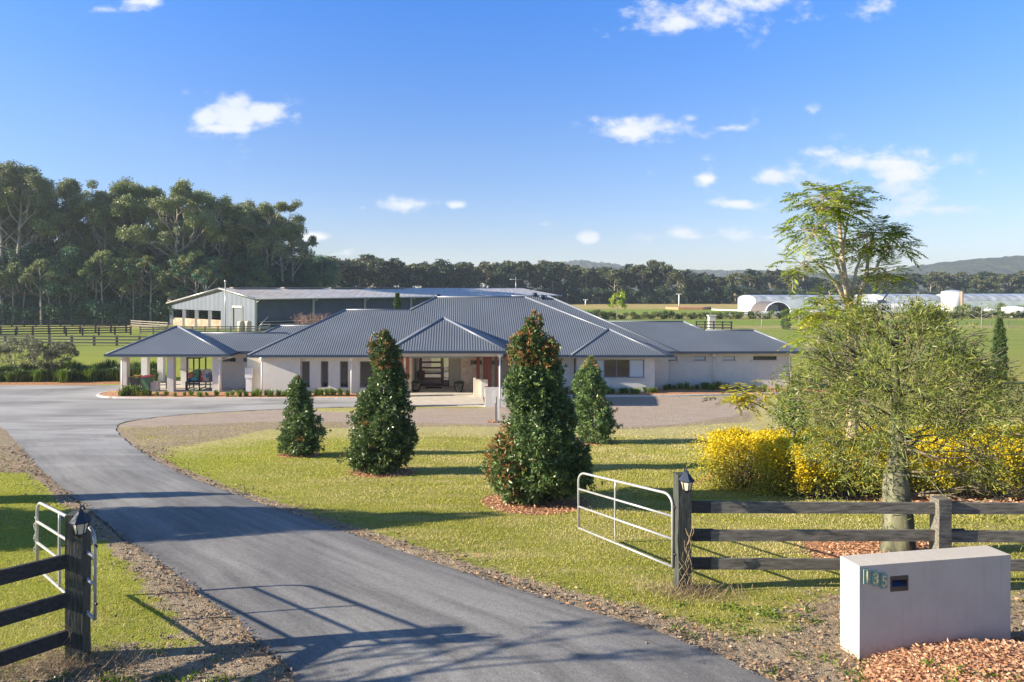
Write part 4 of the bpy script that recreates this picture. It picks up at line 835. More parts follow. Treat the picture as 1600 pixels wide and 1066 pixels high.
# bark mound before the letterbox wall
def mound():
    cx, cy, rx, ry, hh = 6.1, 7.35, 1.75, .95, .27; V = []; n = 40; m = 14; rr = np.random.default_rng(4)
    f = lambda x, y: float(H(y)) - .03 + hh*max(0, 1-((x-cx)/rx)**2-((y-cy)/ry)**2)**.8
    for j in range(m+1):
        for k in range(n):
            r = j/m; x = cx+rx*r*cos(2*pi*k/n); y = cy+ry*r*sin(2*pi*k/n); V.append((x, y, f(x, y)+rr.normal()*.008))
    Fc = [(j*n+k, j*n+(k+1) % n, (j+1)*n+(k+1) % n, (j+1)*n+k) for j in range(m) for k in range(n)]
    mb = MB(); mb.add(V, Fc, 0, True)
    N = 9000; r = np.sqrt(rng.random(N))*1.12; a = rng.random(N)*2*pi; x = cx+rx*r*np.cos(a); y = cy+ry*r*np.sin(a)
    z = H(y)-.02+hh*np.maximum(0, 1-((x-cx)/rx)**2-((y-cy)/ry)**2)**.8 + rng.random(N)*.02
    D = rng.normal(size=(N, 3)); D[:, 2] *= .45; mb.leaves(np.stack([x, y, z], -1), D, .025+rng.random(N)*.045, .016+rng.random(N)*.016, 1, rng.normal(size=(N, 3))*.5+(0, 0, 1))
    tag(mb.build('bark_mound', ['mulch', 'chips']), 'mound of orange bark chips heaped against the letterbox wall', 'bark', None, 'stuff')
mound()
def chips_ring(cx, cy, rad, n, sz):
    r = np.sqrt(rng.random(n))*rad*1.12; a = rng.random(n)*2*pi; x = cx+r*np.cos(a); y = cy+r*np.sin(a)*.95; z = H(y)+.01+.05*np.maximum(0, 1-(r/rad)**2)*rng.random(n)
    D = rng.normal(size=(n, 3)); D[:, 2] *= .4; return np.stack([x, y, z], -1), D, sz*(.6+rng.random(n)*.8)
mb = MB()
for (cx, cy, rad) in mulch_discs:
    n = int(2300*rad*rad*(15/max(10, cy))**1.2); C, D, L = chips_ring(cx, cy, rad, n, .05*max(1, cy/14)); mb.leaves(C, D, L, L*.45, 0, rng.normal(size=(n, 3))*.5+(0, 0, 1))
for p in mulch_polys[1:]:
    p = np.array(p); n = 4500; x = rng.uniform(p[:, 0].min(), p[:, 0].max(), n*3); y = rng.uniform(p[:, 1].min(), p[:, 1].max(), n*3); k = poly_sd(x, y, p) < 0; x, y = x[k][:n], y[k][:n]
    D = rng.normal(size=(len(x), 3)); D[:, 2] *= .4; L = .07+rng.random(len(x))*.05; mb.leaves(np.stack([x, y, H(y)+.015], -1), D, L, L*.5, 0, rng.normal(size=(len(x), 3))*.5+(0, 0, 1))
tag(mb.build('bark_chips', 'chips'), 'orange bark chips spread under the shrubs, trees and hedge', 'bark', None, 'stuff')

# ------------------------------------------------------------------ big shed
SA, SR, SLc = np.array([X(398,116), 116.]), np.array([X(347,122.3), 122.3]), np.array([X(265,134), 134.])
SE = np.array([23.2, 165.]); dl_ = SE - SA; zA, zR, zL = 5.56, 7.2, 4.3
shed = thing('riding_shed', 'long grey steel barn with open left bays and pale low gable roof', 'shed', (*SA, 0))
Dn = np.array([dl_[1], -dl_[0]]); Dn /= np.linalg.norm(Dn)     # toward the camera side
def q3(p, z): return (p[0], p[1], z)
mb = MB(); o1 = SA+Dn*1.6; V = [q3(o1, zA-.12), q3(o1+dl_, zA-.12), q3(SR+dl_, zR), q3(SR, zR), q3(SLc, zL), q3(SLc+dl_, zL)]
ext = -(dl_/np.linalg.norm(dl_))*.6
V = [(v[0]+(ext[0] if i in (0, 3, 4) else 0), v[1]+(ext[1] if i in (0, 3, 4) else 0), v[2]) for i, v in enumerate(V)]
mb.add(V, [(0, 1, 2, 3), (3, 2, 5, 4)]); mb.add([(v[0], v[1], v[2]-.14) for v in V], [(3, 2, 1, 0), (4, 5, 2, 3)]); rf = mb.build('roof', 'shed_roof', shed)
mb = MB()
for a, b in ((0, 3), (3, 4), (0, 1), (4, 5), (3, 2)): mb.tube([V[a], V[b]], .16 if (a, b) != (3, 2) else .1, 6)
mb.build('roof_edge', 'galv', rf)
for k in range(4):
    s = .02 + k*.13; p = SR + dl_*s; mb = MB(); mb.beam(q3(p + dl_*.002, zR+.14), q3(p + dl_*.11, zR+.14), 1.6, .2); mb.build('ridge_vent', solid('vent_brown', (.18, .15, .13), .6), rf)
def g2(s): return SA + (SLc-SA)*s
def gz(s): sr = .351; return zA+(zR-zA)*s/sr if s < sr else zR+(zL-zR)*(s-sr)/(1-sr)
so = [.0, .13, .23, .351, .42]; th = .15; inn = dl_/np.linalg.norm(dl_)*th
def gwall(s0, s1, zlo, n=4):
    mb = MB(); ss = np.linspace(s0, s1, n); top = [q3(g2(s), gz(s)-.1) for s in ss]; bot = [q3(g2(s), zlo) for s in ss]; k = len(ss)
    V = top+bot+[(v[0]+inn[0], v[1]+inn[1], v[2]) for v in top+bot]
    Fc = [(i, i+1, k+i+1, k+i) for i in range(k-1)] + [(2*k+i+1, 2*k+i, 3*k+i, 3*k+i+1) for i in range(k-1)] + [(k+i, k+i+1, 3*k+i+1, 3*k+i) for i in range(k-1)]
    mb.add(V, Fc); return mb.build('gable_wall', 'shed_wall', shed)
sdr0, sdr1 = .085, .235
def s_of(px):  # fraction along the gable for an image column
    for s in np.linspace(0, 1, 2001):
        p = g2(s)
        if CX + p[0]/p[1]*F <= px: return s
    return 1
sd0, sd1, so0 = s_of(379), s_of(363.5), s_of(345)
gwall(0, sd0, 0); gwall(sd1, so0, 0); gwall(sd0+.0005, sd1-.0005, 3.9); gwall(so0+.0005, 1, Z(486.5, 134)+.45, 8)
mb = MB(); p0, p1 = g2(sd0), g2(sd1); mb.beam(q3(p0+inn, 1.95), q3(p1+inn, 1.95), .1, 3.9); mb.build('door', solid('shed_door', (.10, .12, .15), .5), shed)
mb = MB(); mb.beam(q3(p0-inn*.3, 0), q3(p0-inn*.3, 4.0), .3, .3, up=(0, 1, 0)); mb.beam(q3(p1-inn*.3, 0), q3(p1-inn*.3, 4.0), .3, .3, up=(0, 1, 0)); mb.beam(q3(p0-inn*.3, 4.0), q3(p1-inn*.3, 4.0), .2, .3); mb.build('door_frame', 'soffit', shed)
for px in (267, 287, 306.5, 327.5):
    p = g2(s_of(px)); mb = MB(); mb.box(p[0]-.35, p[0]+.35, p[1]+.2, p[1]+.8, 0, 3.3); mb.build('post', 'galv', shed)
mb = MB(); a, b = g2(so0+.01), g2(.97); mb.beam(q3(a+inn*2, .75), q3(b+inn*2, .75), .12, 1.5); mb.build('kick_board', 'brown_panel', shed)
# front side: mesh wall, posts, open lower strip
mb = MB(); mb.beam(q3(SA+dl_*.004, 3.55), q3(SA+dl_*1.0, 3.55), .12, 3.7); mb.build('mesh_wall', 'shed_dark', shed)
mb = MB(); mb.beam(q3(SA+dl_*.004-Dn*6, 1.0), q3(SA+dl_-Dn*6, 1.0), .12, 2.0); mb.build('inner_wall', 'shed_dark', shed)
for k in range(8):
    p = SA + dl_*(.002 + k*.142) + Dn*.25; mb = MB(); mb.box(p[0]-.16, p[0]+.16, p[1]-.16, p[1]+.16, 0, zA-.2); pz = mb.build('post', 'galv', shed)
    q_ = p + Dn*1.3; mb = MB(); mb.tube([q3(q_, zA-.35), q3(p+Dn*.1, zA-.75), q3(p+Dn*.1, .2)], .11, 6); mb.build('downpipe', 'galv', shed)
for z in (.5, 1.0, 1.5):
    mb = MB(); mb.beam(q3(SA+dl_*.01+Dn*.1, z), q3(SA+dl_+Dn*.1, z), .06, .1); mb.build('rail', 'galv', shed)
# far end and floor shade
mb = MB(); mb.beam(q3(SA+dl_, 2.4), q3(SLc+dl_, 2.4), .2, 4.0); mb.build('end_wall', 'shed_wall', shed)
p = np.array([X(352, 115), 115.]); mb = MB(); mb.tube([q3(p, 0), q3(p, Z(442, 115))], .09, 6); mb.lathe([(0, Z(442,115)), (.2, Z(442,115)+.1), (.2, Z(442,115)+.4), (0, Z(442,115)+.5)], q3(p, 0), 8); tag(mb.build('tall_mast', 'galv'), 'thin pale mast standing before the barn gable', 'mast')
for i, px in enumerate((376.5, 387.5)):
    x, y = X(px, 112), 112.; t = thing('water_tank', 'cream squat water tank, ' + ('left' if i == 0 else 'right') + ' of two beside the barn door', 'water tank', (x, y, 0), 'cream tanks beside the barn door')
    mb = MB(); mb.lathe([(0, 0), (.56, 0), (.56, 1.7), (.5, 1.78), (0, 1.86)], (x, y, 0), 16); mb.build('tank_body', 'tank', t); mb = MB(); mb.lathe([(0, 1.84), (.2, 1.84), (.2, 1.92), (0, 1.94)], (x, y, 0), 10); mb.build('lid', 'tank', t)
t = thing('step_ladder', 'small white steps by the barn', 'steps', (X(412, 110), 110, 0)); x = X(412, 110)
for k in range(4): mb = MB(); mb.box(x-.7, x+.7, 110+k*.3, 110.3+k*.3, .3+k*.35, .38+k*.35); mb.build('step', 'galv', t)
mb = MB(); mb.tube([(x-.7, 110, 1.2), (x+.4, 111.2, 2.6)], .05, 6); mb.tube([(x-.7, 110, 0), (x-.7, 110, 1.2)], .05, 6); mb.build('handrail', 'galv', t)
for sgn in (-1, 1): mb = MB(); mb.beam((x+sgn*.7, 110, .0), (x+sgn*.7, 111.2, 1.5), .06, .15); mb.build('stringer', 'galv', t)

# ------------------------------------------------------------------ paddock fences
def run(px0, d0, px1, d1, n, h, label, mats=('dark_rail', 'dark_rail'), nr=3, pw=.2, name='paddock_fence', rh=.17):
    a = np.array([X(px0, d0), d0]); b = np.array([X(px1, d1), d1]); ps = [(*(a+(b-a)*i/n), h) for i in range(n+1)]
    t = thing(name, label, 'fence', (a[0], a[1], 0), 'timber fences round the paddocks')
    p0 = None
    for (x, y, top) in ps:
        if p0 is None: p0 = post_mesh(x, y, -.05, top, pw).build('post', mats[0], t); x0_, y0_ = x, y
        else: c = p0.copy(); COL.objects.link(c); c.parent = t; c.location = (x-x0_, y-y0_, 0)
    for k in range(nr):
        z = h*(.9 - k*.3); mb = MB(); mb.beam((a[0], a[1]-pw*.6, z), (b[0], b[1]-pw*.6, z), .05, rh); mb.build('rail', mats[1], t)
    return t
run(-60, 88, 400, 84, 13, 1.3, 'nearest black paddock fence behind the shrubs on the left', pw=.22)
run(-30, 101, 204, 106.5, 9, 1.25, 'black paddock fence in the middle left, front one of the close pair')
run(-25, 108, 197, 112.5, 9, 1.2, 'black paddock fence in the middle left, rear one of the close pair')
run(219, 108, 420, 110, 10, 1.2, 'grey timber fence in front of the barn gable', ('pale_rail', 'pale_rail'), 3, .18)
run(-40, 126, 205, 131, 13, 1.3, 'faint dark fence along the foot of the forest')
run(205, 128, 262, 120, 4, 1.3, 'pale timber fence joining the forest edge to the barn', ('pale_rail', 'pale_rail'), 3, .18)
run(1088, 118, 1143, 117, 4, 1.6, 'short dark timber yard fence behind the right wing roof')
run(1390, 128, 1760, 128, 14, 1.1, 'wire and post fence along the far lawn edge on the right', ('pale_rail', 'pale_rail'), 2, .1, rh=.04)
x, y = X(1112, 121), 121.; mb = MB(); mb.box(x-.55, x+.55, y-.4, y+.4, 0, 2.3); mb.box(x-.7, x+.7, y-.5, y+.5, 2.3, 2.5); tag(mb.build('brick_pillar', 'soffit'), 'square pale pillar behind the short yard fence', 'pillar')

# ------------------------------------------------------------------ glasshouses and tanks on the right
def arch_house(name, label, px0, px1, d, zt, wd, r=8, zw=None, cat='greenhouse', end=True, mats=('greenhouse', 'greenroof')):
    x0, x1 = X(px0, d), X(px1, d); zw = zw or zt*.55; t = thing(name, label, cat, (x0, d, 0), 'white glasshouses across the far field')
    prof = [(d, zw)] + [(d+wd/2-wd/2*cos(pi*k/8), zw+(zt-zw)*sin(pi*k/8)) for k in range(1, 8)] + [(d+wd, zw)]
    V = [(x, y, z) for x in (x0, x1) for (y, z) in prof]; n = len(prof); mb = MB(); mb.add(V, [(i, i+1, n+i+1, n+i) for i in range(n-1)], 0, True); mb.build('roof', mats[1], t)
    mb = MB(); mb.box(x0+.1, x1-.1, d+.02, d+.2, 0, zw); mb.box(x0+.1, x1-.1, d+wd-.2, d+wd, 0, zw); mb.build('side_wall', mats[0], t)
    for x in (x0, x1): mb = MB(); mb.add([(x, y, z) for (y, z) in prof] + [(x, d+wd, 0), (x, d, 0)], [tuple(range(n+2))]); mb.build('end_wall', solid('glasshouse_end', (.34, .37, .40), .5), t)
    return t
arch_house('glasshouse', 'long white glasshouse with grey arched roof, left of the tall feathery tree', 1181, 1355, 214, 5.0, 14, zw=3.6)
arch_house('glasshouse', 'white glasshouse seen between the trunks of the feathery tree', 1356, 1372, 209, 5.3, 9, mats=('greenhouse', 'greenhouse'))
arch_house('glasshouse', 'long pale glasshouse left of the white silo', 1385, 1475, 212, 5.3, 14, zw=3.3)
arch_house('glasshouse', 'long pale glasshouse running right from the white silo out of frame', 1500, 1760, 212, 5.4, 14, zw=3.3)
arch_house('glasshouse', 'low white lean-to in front of the glasshouse left of the silo', 1372, 1480, 203, 2.6, 6, mats=('greenhouse', 'greenhouse'))
x0, d = X(1196, 200), 200.; t = thing('hoop_shed', 'small dark arched hoop shelter in front of the left glasshouse', 'shelter', (X(1214, d), d, 0)); rr_ = X(1236, d)-X(1196, d)
for (nm, s, m_) in (('canopy', 1, 'shed_dark'),):
    mb = MB(); n = 12; V = [(x0+rr_/2-rr_/2*cos(pi*k/n), y, 3.2*sin(pi*k/n)) for y in (d, d+10) for k in range(n+1)]; mb.add(V, [(k, k+1, n+1+k+1, n+1+k) for k in range(n)], 0, True); mb.build(nm, solid('brown_canopy', (.13, .11, .10), .6), t)
mb = MB(); mb.tube([(x0+rr_/2-rr_/2*cos(pi*k/12), d-.1, 3.2*sin(pi*k/12)) for k in range(13)], .15, 6); mb.build('hoop', 'white', t)
mb = MB(); mb.box(x0+1, x0+rr_-1, d+6, d+6.2, 0, 2.2); mb.build('back_panel', 'greenhouse', t)
x, d = X(1488, 196), 196.; t = thing('silo', 'tall white corrugated silo among the glasshouses', 'silo', (x, d, 0)); rs = (X(1503, d)-X(1474, d))/2
mb = MB(); mb.lathe([(0, 0), (rs, 0), (rs, 6.1), (rs*.95, 6.2)], (x, d, 0), 24); mb.build('silo_wall', 'greenhouse', t); mb = MB(); mb.lathe([(rs*.97, 6.2), (rs*.5, 6.6), (0, 6.75)], (x, d, 0), 24); mb.build('silo_roof', 'greenroof', t)
mb = MB(); mb.tube([(x+rs*.3, d-rs*1.02, 0), (x+rs*.3, d-rs*1.02, 6.3)], .3, 6); mb.build('pipe', solid('rust', (.34, .24, .16), .7), t)
for i, (px, rr2, h_) in enumerate(((1585, 2.6, 2.3), (1545, 1.8, 1.6))):
    x, d = X(px, 172+i*4), 172.+i*4; mb = MB(); mb.lathe([(0, 0), (rr2, 0), (rr2, h_), (rr2*.9, h_+.15), (0, h_+.4)], (x, d, 0), 20); tag(mb.build('round_tank', 'plastic'), ['wide white round tank at the right edge of the far field', 'low white round tank left of the wider one at the right edge'][i], 'tank')
slab('plastic_mulch', [(X(1112,225),225), (X(1200,205),205), (X(1112,180)+5,182), (X(1330,182),182), (X(1340,200),200), (X(1250,209),209), (X(1180,212),212)][::1], 0, .35, 'plastic', 'white plastic sheeting laid over the far beds', None, 'sheeting')
slab('dirt_heap', [(X(1040,235),235), (X(1060,240),242), (X(1080,242),244), (X(1108,238),236), (X(1095,230),228), (X(1060,228),228)], 0, .8, 'mulch', 'low weedy soil heap in the far field', None, 'heap')
# small white machine-like poles across the far field
for i, (px, d, h) in enumerate(((1061, 270, 5.0), (915, 285, 2.5))):
    mb = MB(); x = X(px, d); mb.tube([(x, d, 0), (x, d, h)], .25, 6); mb.box(x-1.0, x+1.0, d-.2, d+.2, h-.3, h); tag(mb.build('field_pole', 'white'), ['white crossbar pole in the middle of the straw field', 'short white pole at the left of the straw field'][i], 'pole')
# ------------------------------------------------------------------ planting
def lilly_pilly(i, label, base, h, wscale, nleaf, seed, redtop, leafL, ringprof=None, lobes=()):
    x0, y0 = base; z0 = float(H(y0)); t = thing('lilly_pilly', label, 'shrub', (x0, y0, z0), 'conical evergreen shrubs on the lawn')
    global rng; old = rng; rng = np.random.default_rng(seed)
    prof = np.array(ringprof or [(0, .62), (.04, .86), (.12, 1.0), (.26, 1.04), (.38, .92), (.50, .80), (.60, .72), (.70, .62), (.80, .56), (.88, .40), (.94, .22), (1.0, .04)])
    nleaf = int(nleaf*1.7); leafL *= .86; ncl = nleaf//9; fz = np.interp(rng.random(ncl*3), np.linspace(0, 1, 60), np.linspace(0, 1, 60)); acc = rng.random(ncl*3) < np.interp(fz, prof[:, 0], prof[:, 1])+.12; fz = fz[acc][:ncl]; n = len(fz)
    a = rng.random(n)*2*pi; ph = rng.random(6)*2*pi
    bump_ = 1 + .12*np.sin(2*a+ph[0]+fz*7) + .14*np.sin(4*a+ph[1]-fz*15) + .12*np.sin(fz*26+ph[2]+2*a) + .07*np.sin(9*a+ph[3]+fz*34)
    R = np.interp(fz, prof[:, 0], prof[:, 1])*wscale*.88*bump_; dep = 1 - .55*rng.random(n)**1.7; out = rng.random(n) < .07; dep[out] = 1.08+.1*rng.random(out.sum())
    hole = np.sin(3*a+ph[1]+fz*11)*np.sin(fz*19+ph[0]-2*a); dep = np.where(hole < -.45, dep*.72, dep); dep = np.where(hole > .6, dep*1.08, dep)
    cx_ = .12*wscale*np.sin(fz*5+ph[4]); cyy = .08*wscale*np.sin(fz*4+ph[5])
    Cc = np.stack([x0 + cx_ + R*dep*np.cos(a), y0 + cyy + R*dep*np.sin(a), z0 + .08 + fz*h*.96], -1)
    O = np.stack([np.cos(a), np.sin(a), .25+fz*.8], -1); O /= np.linalg.norm(O, axis=1)[:, None]
    for (lx, ly, lf, lr, lz, nc) in lobes:
        u = unit(nc*2); u = u[(u[:, 0]*lx + u[:, 1]*ly)/max(.01, math.hypot(lx, ly)) > -.35][:nc]; rr_ = (1-.45*rng.random(len(u))**1.6)[:, None]*(1+.12*np.sin(u*7+ph[0])[:, :1])
        c2 = np.array([x0+lx, y0+ly, z0+lf*h]) + u*rr_*np.array([lr, lr, lz]); Cc = np.concatenate([Cc, c2]); O = np.concatenate([O, u*.8+(0, 0, .35)]); fz = np.r_[fz, np.full(len(u), lf)]; a = np.r_[a, np.arctan2(ly*np.ones(len(u)), lx)]; dep = np.r_[dep, rr_[:, 0]]
    n = len(fz)
    k = 9; C = np.repeat(Cc, k, 0); O2 = np.repeat(O, k, 0); D = O2*.55 + unit(len(C))*.85; D[:, 2] -= .28; C = C + unit(len(C))*.03
    clump = np.sin(Cc[:, 0]*3.1+ph[0])*np.sin(Cc[:, 2]*2.7+ph[1]) + .5*np.sin(7*Cc[:, 0]+3*Cc[:, 2]+ph[2]); side = -np.cos(a)
    red = ((fz > redtop) & (rng.random(n) < .55)) | ((clump > 1.0) & (rng.random(n) < .30)) | ((side > .45) & (fz < .36) & (fz > .06) & (i == 2) & (Cc[:, 2]-z0 > .32*h*rng.random(n)) & (rng.random(n) < .7))
    red = red & (dep > .80); redl = np.repeat(red, k)
    L = leafL*(.7+.6*rng.random(len(C)))
    D[redl, 2] += .7
    mb = MB(); mb.leaves(C[~redl], D[~redl], L[~redl], L[~redl]*.38, 0)
    if redl.any(): mb.leaves(C[redl], D[redl], L[redl]*.8, L[redl]*.24, 1)
    mb.build('foliage', ['lp_dark', 'lp_new'], t)
    mb = MB(); mb.tube([(x0, y0, z0-.1), (x0+.02, y0, z0+h*.3), (x0+cx_.mean(), y0, z0+h*.95)], [.07*wscale+.02, .05, .01], 8)
    for q in range(26):
        f_ = .1+.8*q/26; an = q*2.4; r_ = np.interp(f_, prof[:, 0], prof[:, 1])*wscale*.85; mb.tube([(x0, y0, z0+f_*h*.9), (x0+r_*cos(an)*.6, y0+r_*sin(an)*.6, z0+f_*h*.9+.12), (x0+r_*cos(an), y0+r_*sin(an), z0+f_*h*.9+.18)], [.02, .014, .006], 5)
    mb.build('trunk', 'trunk_grey', t); rng = old; return t
lp0 = lilly_pilly(0, 'smallest conical shrub, furthest left on the lawn', cherry[0], 2.72, .70, 8000, 11, .95, .115, None, [(.24, -.2, .52, .26, .34, 90), (-.28, 0, .26, .34, .40, 120), (.3, -.1, .16, .34, .32, 110), (-.05, -.1, .86, .20, .30, 50)])
lp1 = lilly_pilly(1, 'tall dark conical shrub with reddish tip, in front of the left porch posts', cherry[1], 4.15, .84, 15000, 12, .74, .12, None, [(-.08, -.1, .86, .36, .46, 130), (.38, -.2, .56, .34, .50, 150), (-.42, -.15, .47, .33, .48, 150), (.52, -.1, .24, .42, .55, 220), (-.50, -.2, .14, .42, .50, 220), (.1, -.6, .33, .4, .5, 200)])
lp2 = lilly_pilly(2, 'largest conical shrub with orange new leaves, in front of the right porch posts', cherry[2], 4.25, 1.04, 26000, 13, .74, .11,
    [(0, .62), (.04, .80), (.12, .98), (.25, 1.0), (.32, .86), (.42, .80), (.52, .68), (.62, .58), (.72, .50), (.80, .46), (.87, .42), (.93, .24), (.965, .08), (1.0, .03)], [(-.60, -.32, .23, .50, .78, 470), (.80, -.05, .20, .46, .62, 360), (.50, -.25, .46, .38, .48, 240), (-.34, -.35, .62, .34, .50, 200), (.18, -.1, .80, .32, .36, 130), (-.32, -.15, .83, .26, .34, 110), (0, -.8, .34, .45, .5, 260), (.02, 0, .95, .14, .26, 50)])
lp3 = lilly_pilly(3, 'mid-sized conical shrub in front of the wide window', cherry[3], 3.5, .88, 12000, 14, .88, .115, None, [(.42, -.2, .28, .40, .45, 180), (-.38, -.1, .36, .34, .46, 150), (.24, 0, .60, .28, .38, 110), (-.14, -.1, .80, .24, .34, 80)])

def branching(mb, p, d, L, r, depth, spread, tips, rr, up=.25, n=3, mi=0, shrink=.68):
    p = np.array(p, float); d = np.array(d, float); d /= np.linalg.norm(d); mid = p + d*L*.5 + rr.normal(size=3)*L*.05; e = p + d*L + rr.normal(size=3)*L*.07
    mb.tube([p, mid, e], [r, r*.84, r*.66], max(4, 7-(3-depth)) if depth < 3 else 7, mi)
    if depth <= 0: tips.append((e, d)); return
    for k in range(n if depth > 1 else n+1):
        v = rr.normal(size=3); nd = d + v/np.linalg.norm(v)*spread; nd[2] += up; branching(mb, e if k else mid*.3+e*.7, nd, L*shrink*(.8+.4*rr.random()), r*.60, depth-1, spread, tips, rr, up, n, mi, shrink)

def bottle_tree():
    bx, by = G(1402, 867); zb = float(H(by)); d = by; t = thing('bottle_tree', 'swollen-trunk tree with narrow leaves behind the fence and letterbox wall', 'tree', (bx, by, zb))
    cx, cz = X(1404, d), Z(612, d); rr = np.random.default_rng(5); mb = MB()
    hts = [(867, .27), (850, .255), (800, .225), (765, .205), (738, .175), (735, .165), (700, .135), (665, .11), (620, .085), (560, .05), (520, .03)]
    mb.tube([(X(1402, d)+.03*sin(i*1.3), d+.02*i*.1, Z(py, d)) for i, (py, r) in enumerate(hts)], [r for _, r in hts], 16); tips = []
    for (py, n, L) in ((745, 3, .8), (715, 5, .9), (690, 6, 1.0), (655, 7, 1.1), (620, 7, 1.05), (585, 6, .95), (545, 5, .8), (515, 4, .6)):
        for k in range(n):
            an = 2*pi*k/n + rr.random()*1.2; el = .15+.35*rr.random()+(720-py)/500; dd = (cos(an), sin(an), el)
            branching(mb, (X(1402, d), d, Z(py, d)), dd, L*(.75 if py > 560 else .5), .019, 2, .6, tips, rr, .10, 3, 0, .7)
    mb.build('trunk', 'trunk_bottle', t)
    tips = [(e, dv) for e, dv in tips if 1]
    # leafy shell following the crown outline
    rx, rz = 2.0, 1.40; C0 = []; cc = np.array([cx+.02, d, cz])
    pf = np.array([(474, 20), (484, 55), (505, 80), (550, 112), (600, 172), (650, 188), (700, 165), (735, 115), (755, 55)], float); py = np.interp(rr.random(1420), [0, .04, .14, .36, .62, .84, .95, 1], [476, 500, 545, 595, 645, 690, 725, 752])
    hw = np.interp(py, pf[:, 0], pf[:, 1])/F*d; an = rr.random(1420)*2*pi; r = hw*(.12+.90*rr.random(1420)**.55); S = np.stack([cx+r*np.cos(an), d+r*np.sin(an)*.95, CAMZ-(py-HY)/F*d], -1)
    E = np.array([e for e, _ in tips]); q = (E-cc)/np.array([rx, 1.9, rz]); nq = np.linalg.norm(q, axis=1); E = np.where(nq[:, None] > 1.02, cc + (E-cc)/nq[:, None], E); C0 = np.concatenate([S, E[rr.random(len(E)) < .8]])
    C0 = C0[(np.sin(C0[:, 0]*5+1)*np.sin(C0[:, 2]*4.3)*np.sin(C0[:, 1]*4)) < .25]; hwE = np.interp(HY+(CAMZ-C0[:, 2])*F/d, pf[:, 0], pf[:, 1])/F*d; C0 = C0[np.hypot(C0[:, 0]-cx, C0[:, 1]-d) < hwE*1.06]
    low = HY+(CAMZ-C0[:, 2])*F/d; C0 = C0[~((low > 655) & (np.abs(C0[:, 0]-X(1402, d)) < .38) & (C0[:, 1] < d+.1))]; low = HY+(CAMZ-C0[:, 2])*F/d; C0 = C0[(low < 690) | (rr.random(len(C0)) < .6)]
    # the trunk stays partly visible from below
    tw = MB()
    for c in C0[::4]:
        dv = (c-cc); dv /= np.linalg.norm(dv)+1e-6; tw.tube([c-dv*.38+(0, 0, -.05), c-dv*.15, c+dv*.06], [.009, .006, .003], 4, cap=False)
    tw.build('twigs', 'twig', t)
    k = 18; C = np.repeat(C0, k, 0); off = unit(len(C))*np.random.default_rng(9).random((len(C), 1))**.5*.19; C = C+off
    D = (C-cc); D /= np.linalg.norm(D, axis=1)[:, None]; D = D*.45+unit(len(C))*.9; D[:, 2] -= .15; L = .09+.07*rng.random(len(C))
    lf = MB(); lf.leaves(C, D, L, .0165, 0); lf.build('foliage', 'bottle', t)
    # bare drooping twigs low on the right, sparse leaves below
    b = MB(); lowt = []
    for (px, py, dx, dz, L) in ((1420, 735, .9, .1, .7), (1425, 770, 1.0, .25, .55), (1425, 772, .8, .02, .9), (1418, 700, 1, -.1, .9), (1418, 690, .9, -.45, .8)):
        branching(b, (X(px, d)-.08, d-.1, Z(py, d)), (dx, -.35, dz), L, .020, 2, .5, lowt, rr, -.12, 2, 0, .75)
    b.build('bare_branches', 'twig', t)
    lf = MB(); T = []
    for (px, py, n) in ((1290, 775, 10), (1340, 800, 8), (1370, 790, 8), (1500, 810, 10), (1540, 825, 12), (1570, 815, 10), (1520, 835, 8), (1300, 700, 14), (1350, 740, 12), (1260, 700, 12)):
        for _ in range(n): T.append((X(px, d)+rr.normal()*.22, d+rr.normal()*.3, Z(py, d)+rr.normal()*.09))
    T = np.repeat(np.array(T), 7, 0); T = T+rr.normal(size=T.shape)*.05; D = unit(len(T)); lf.leaves(T, D, .1, .014, 0); lf.build('low_foliage', 'bottle', t)
bottle_tree()

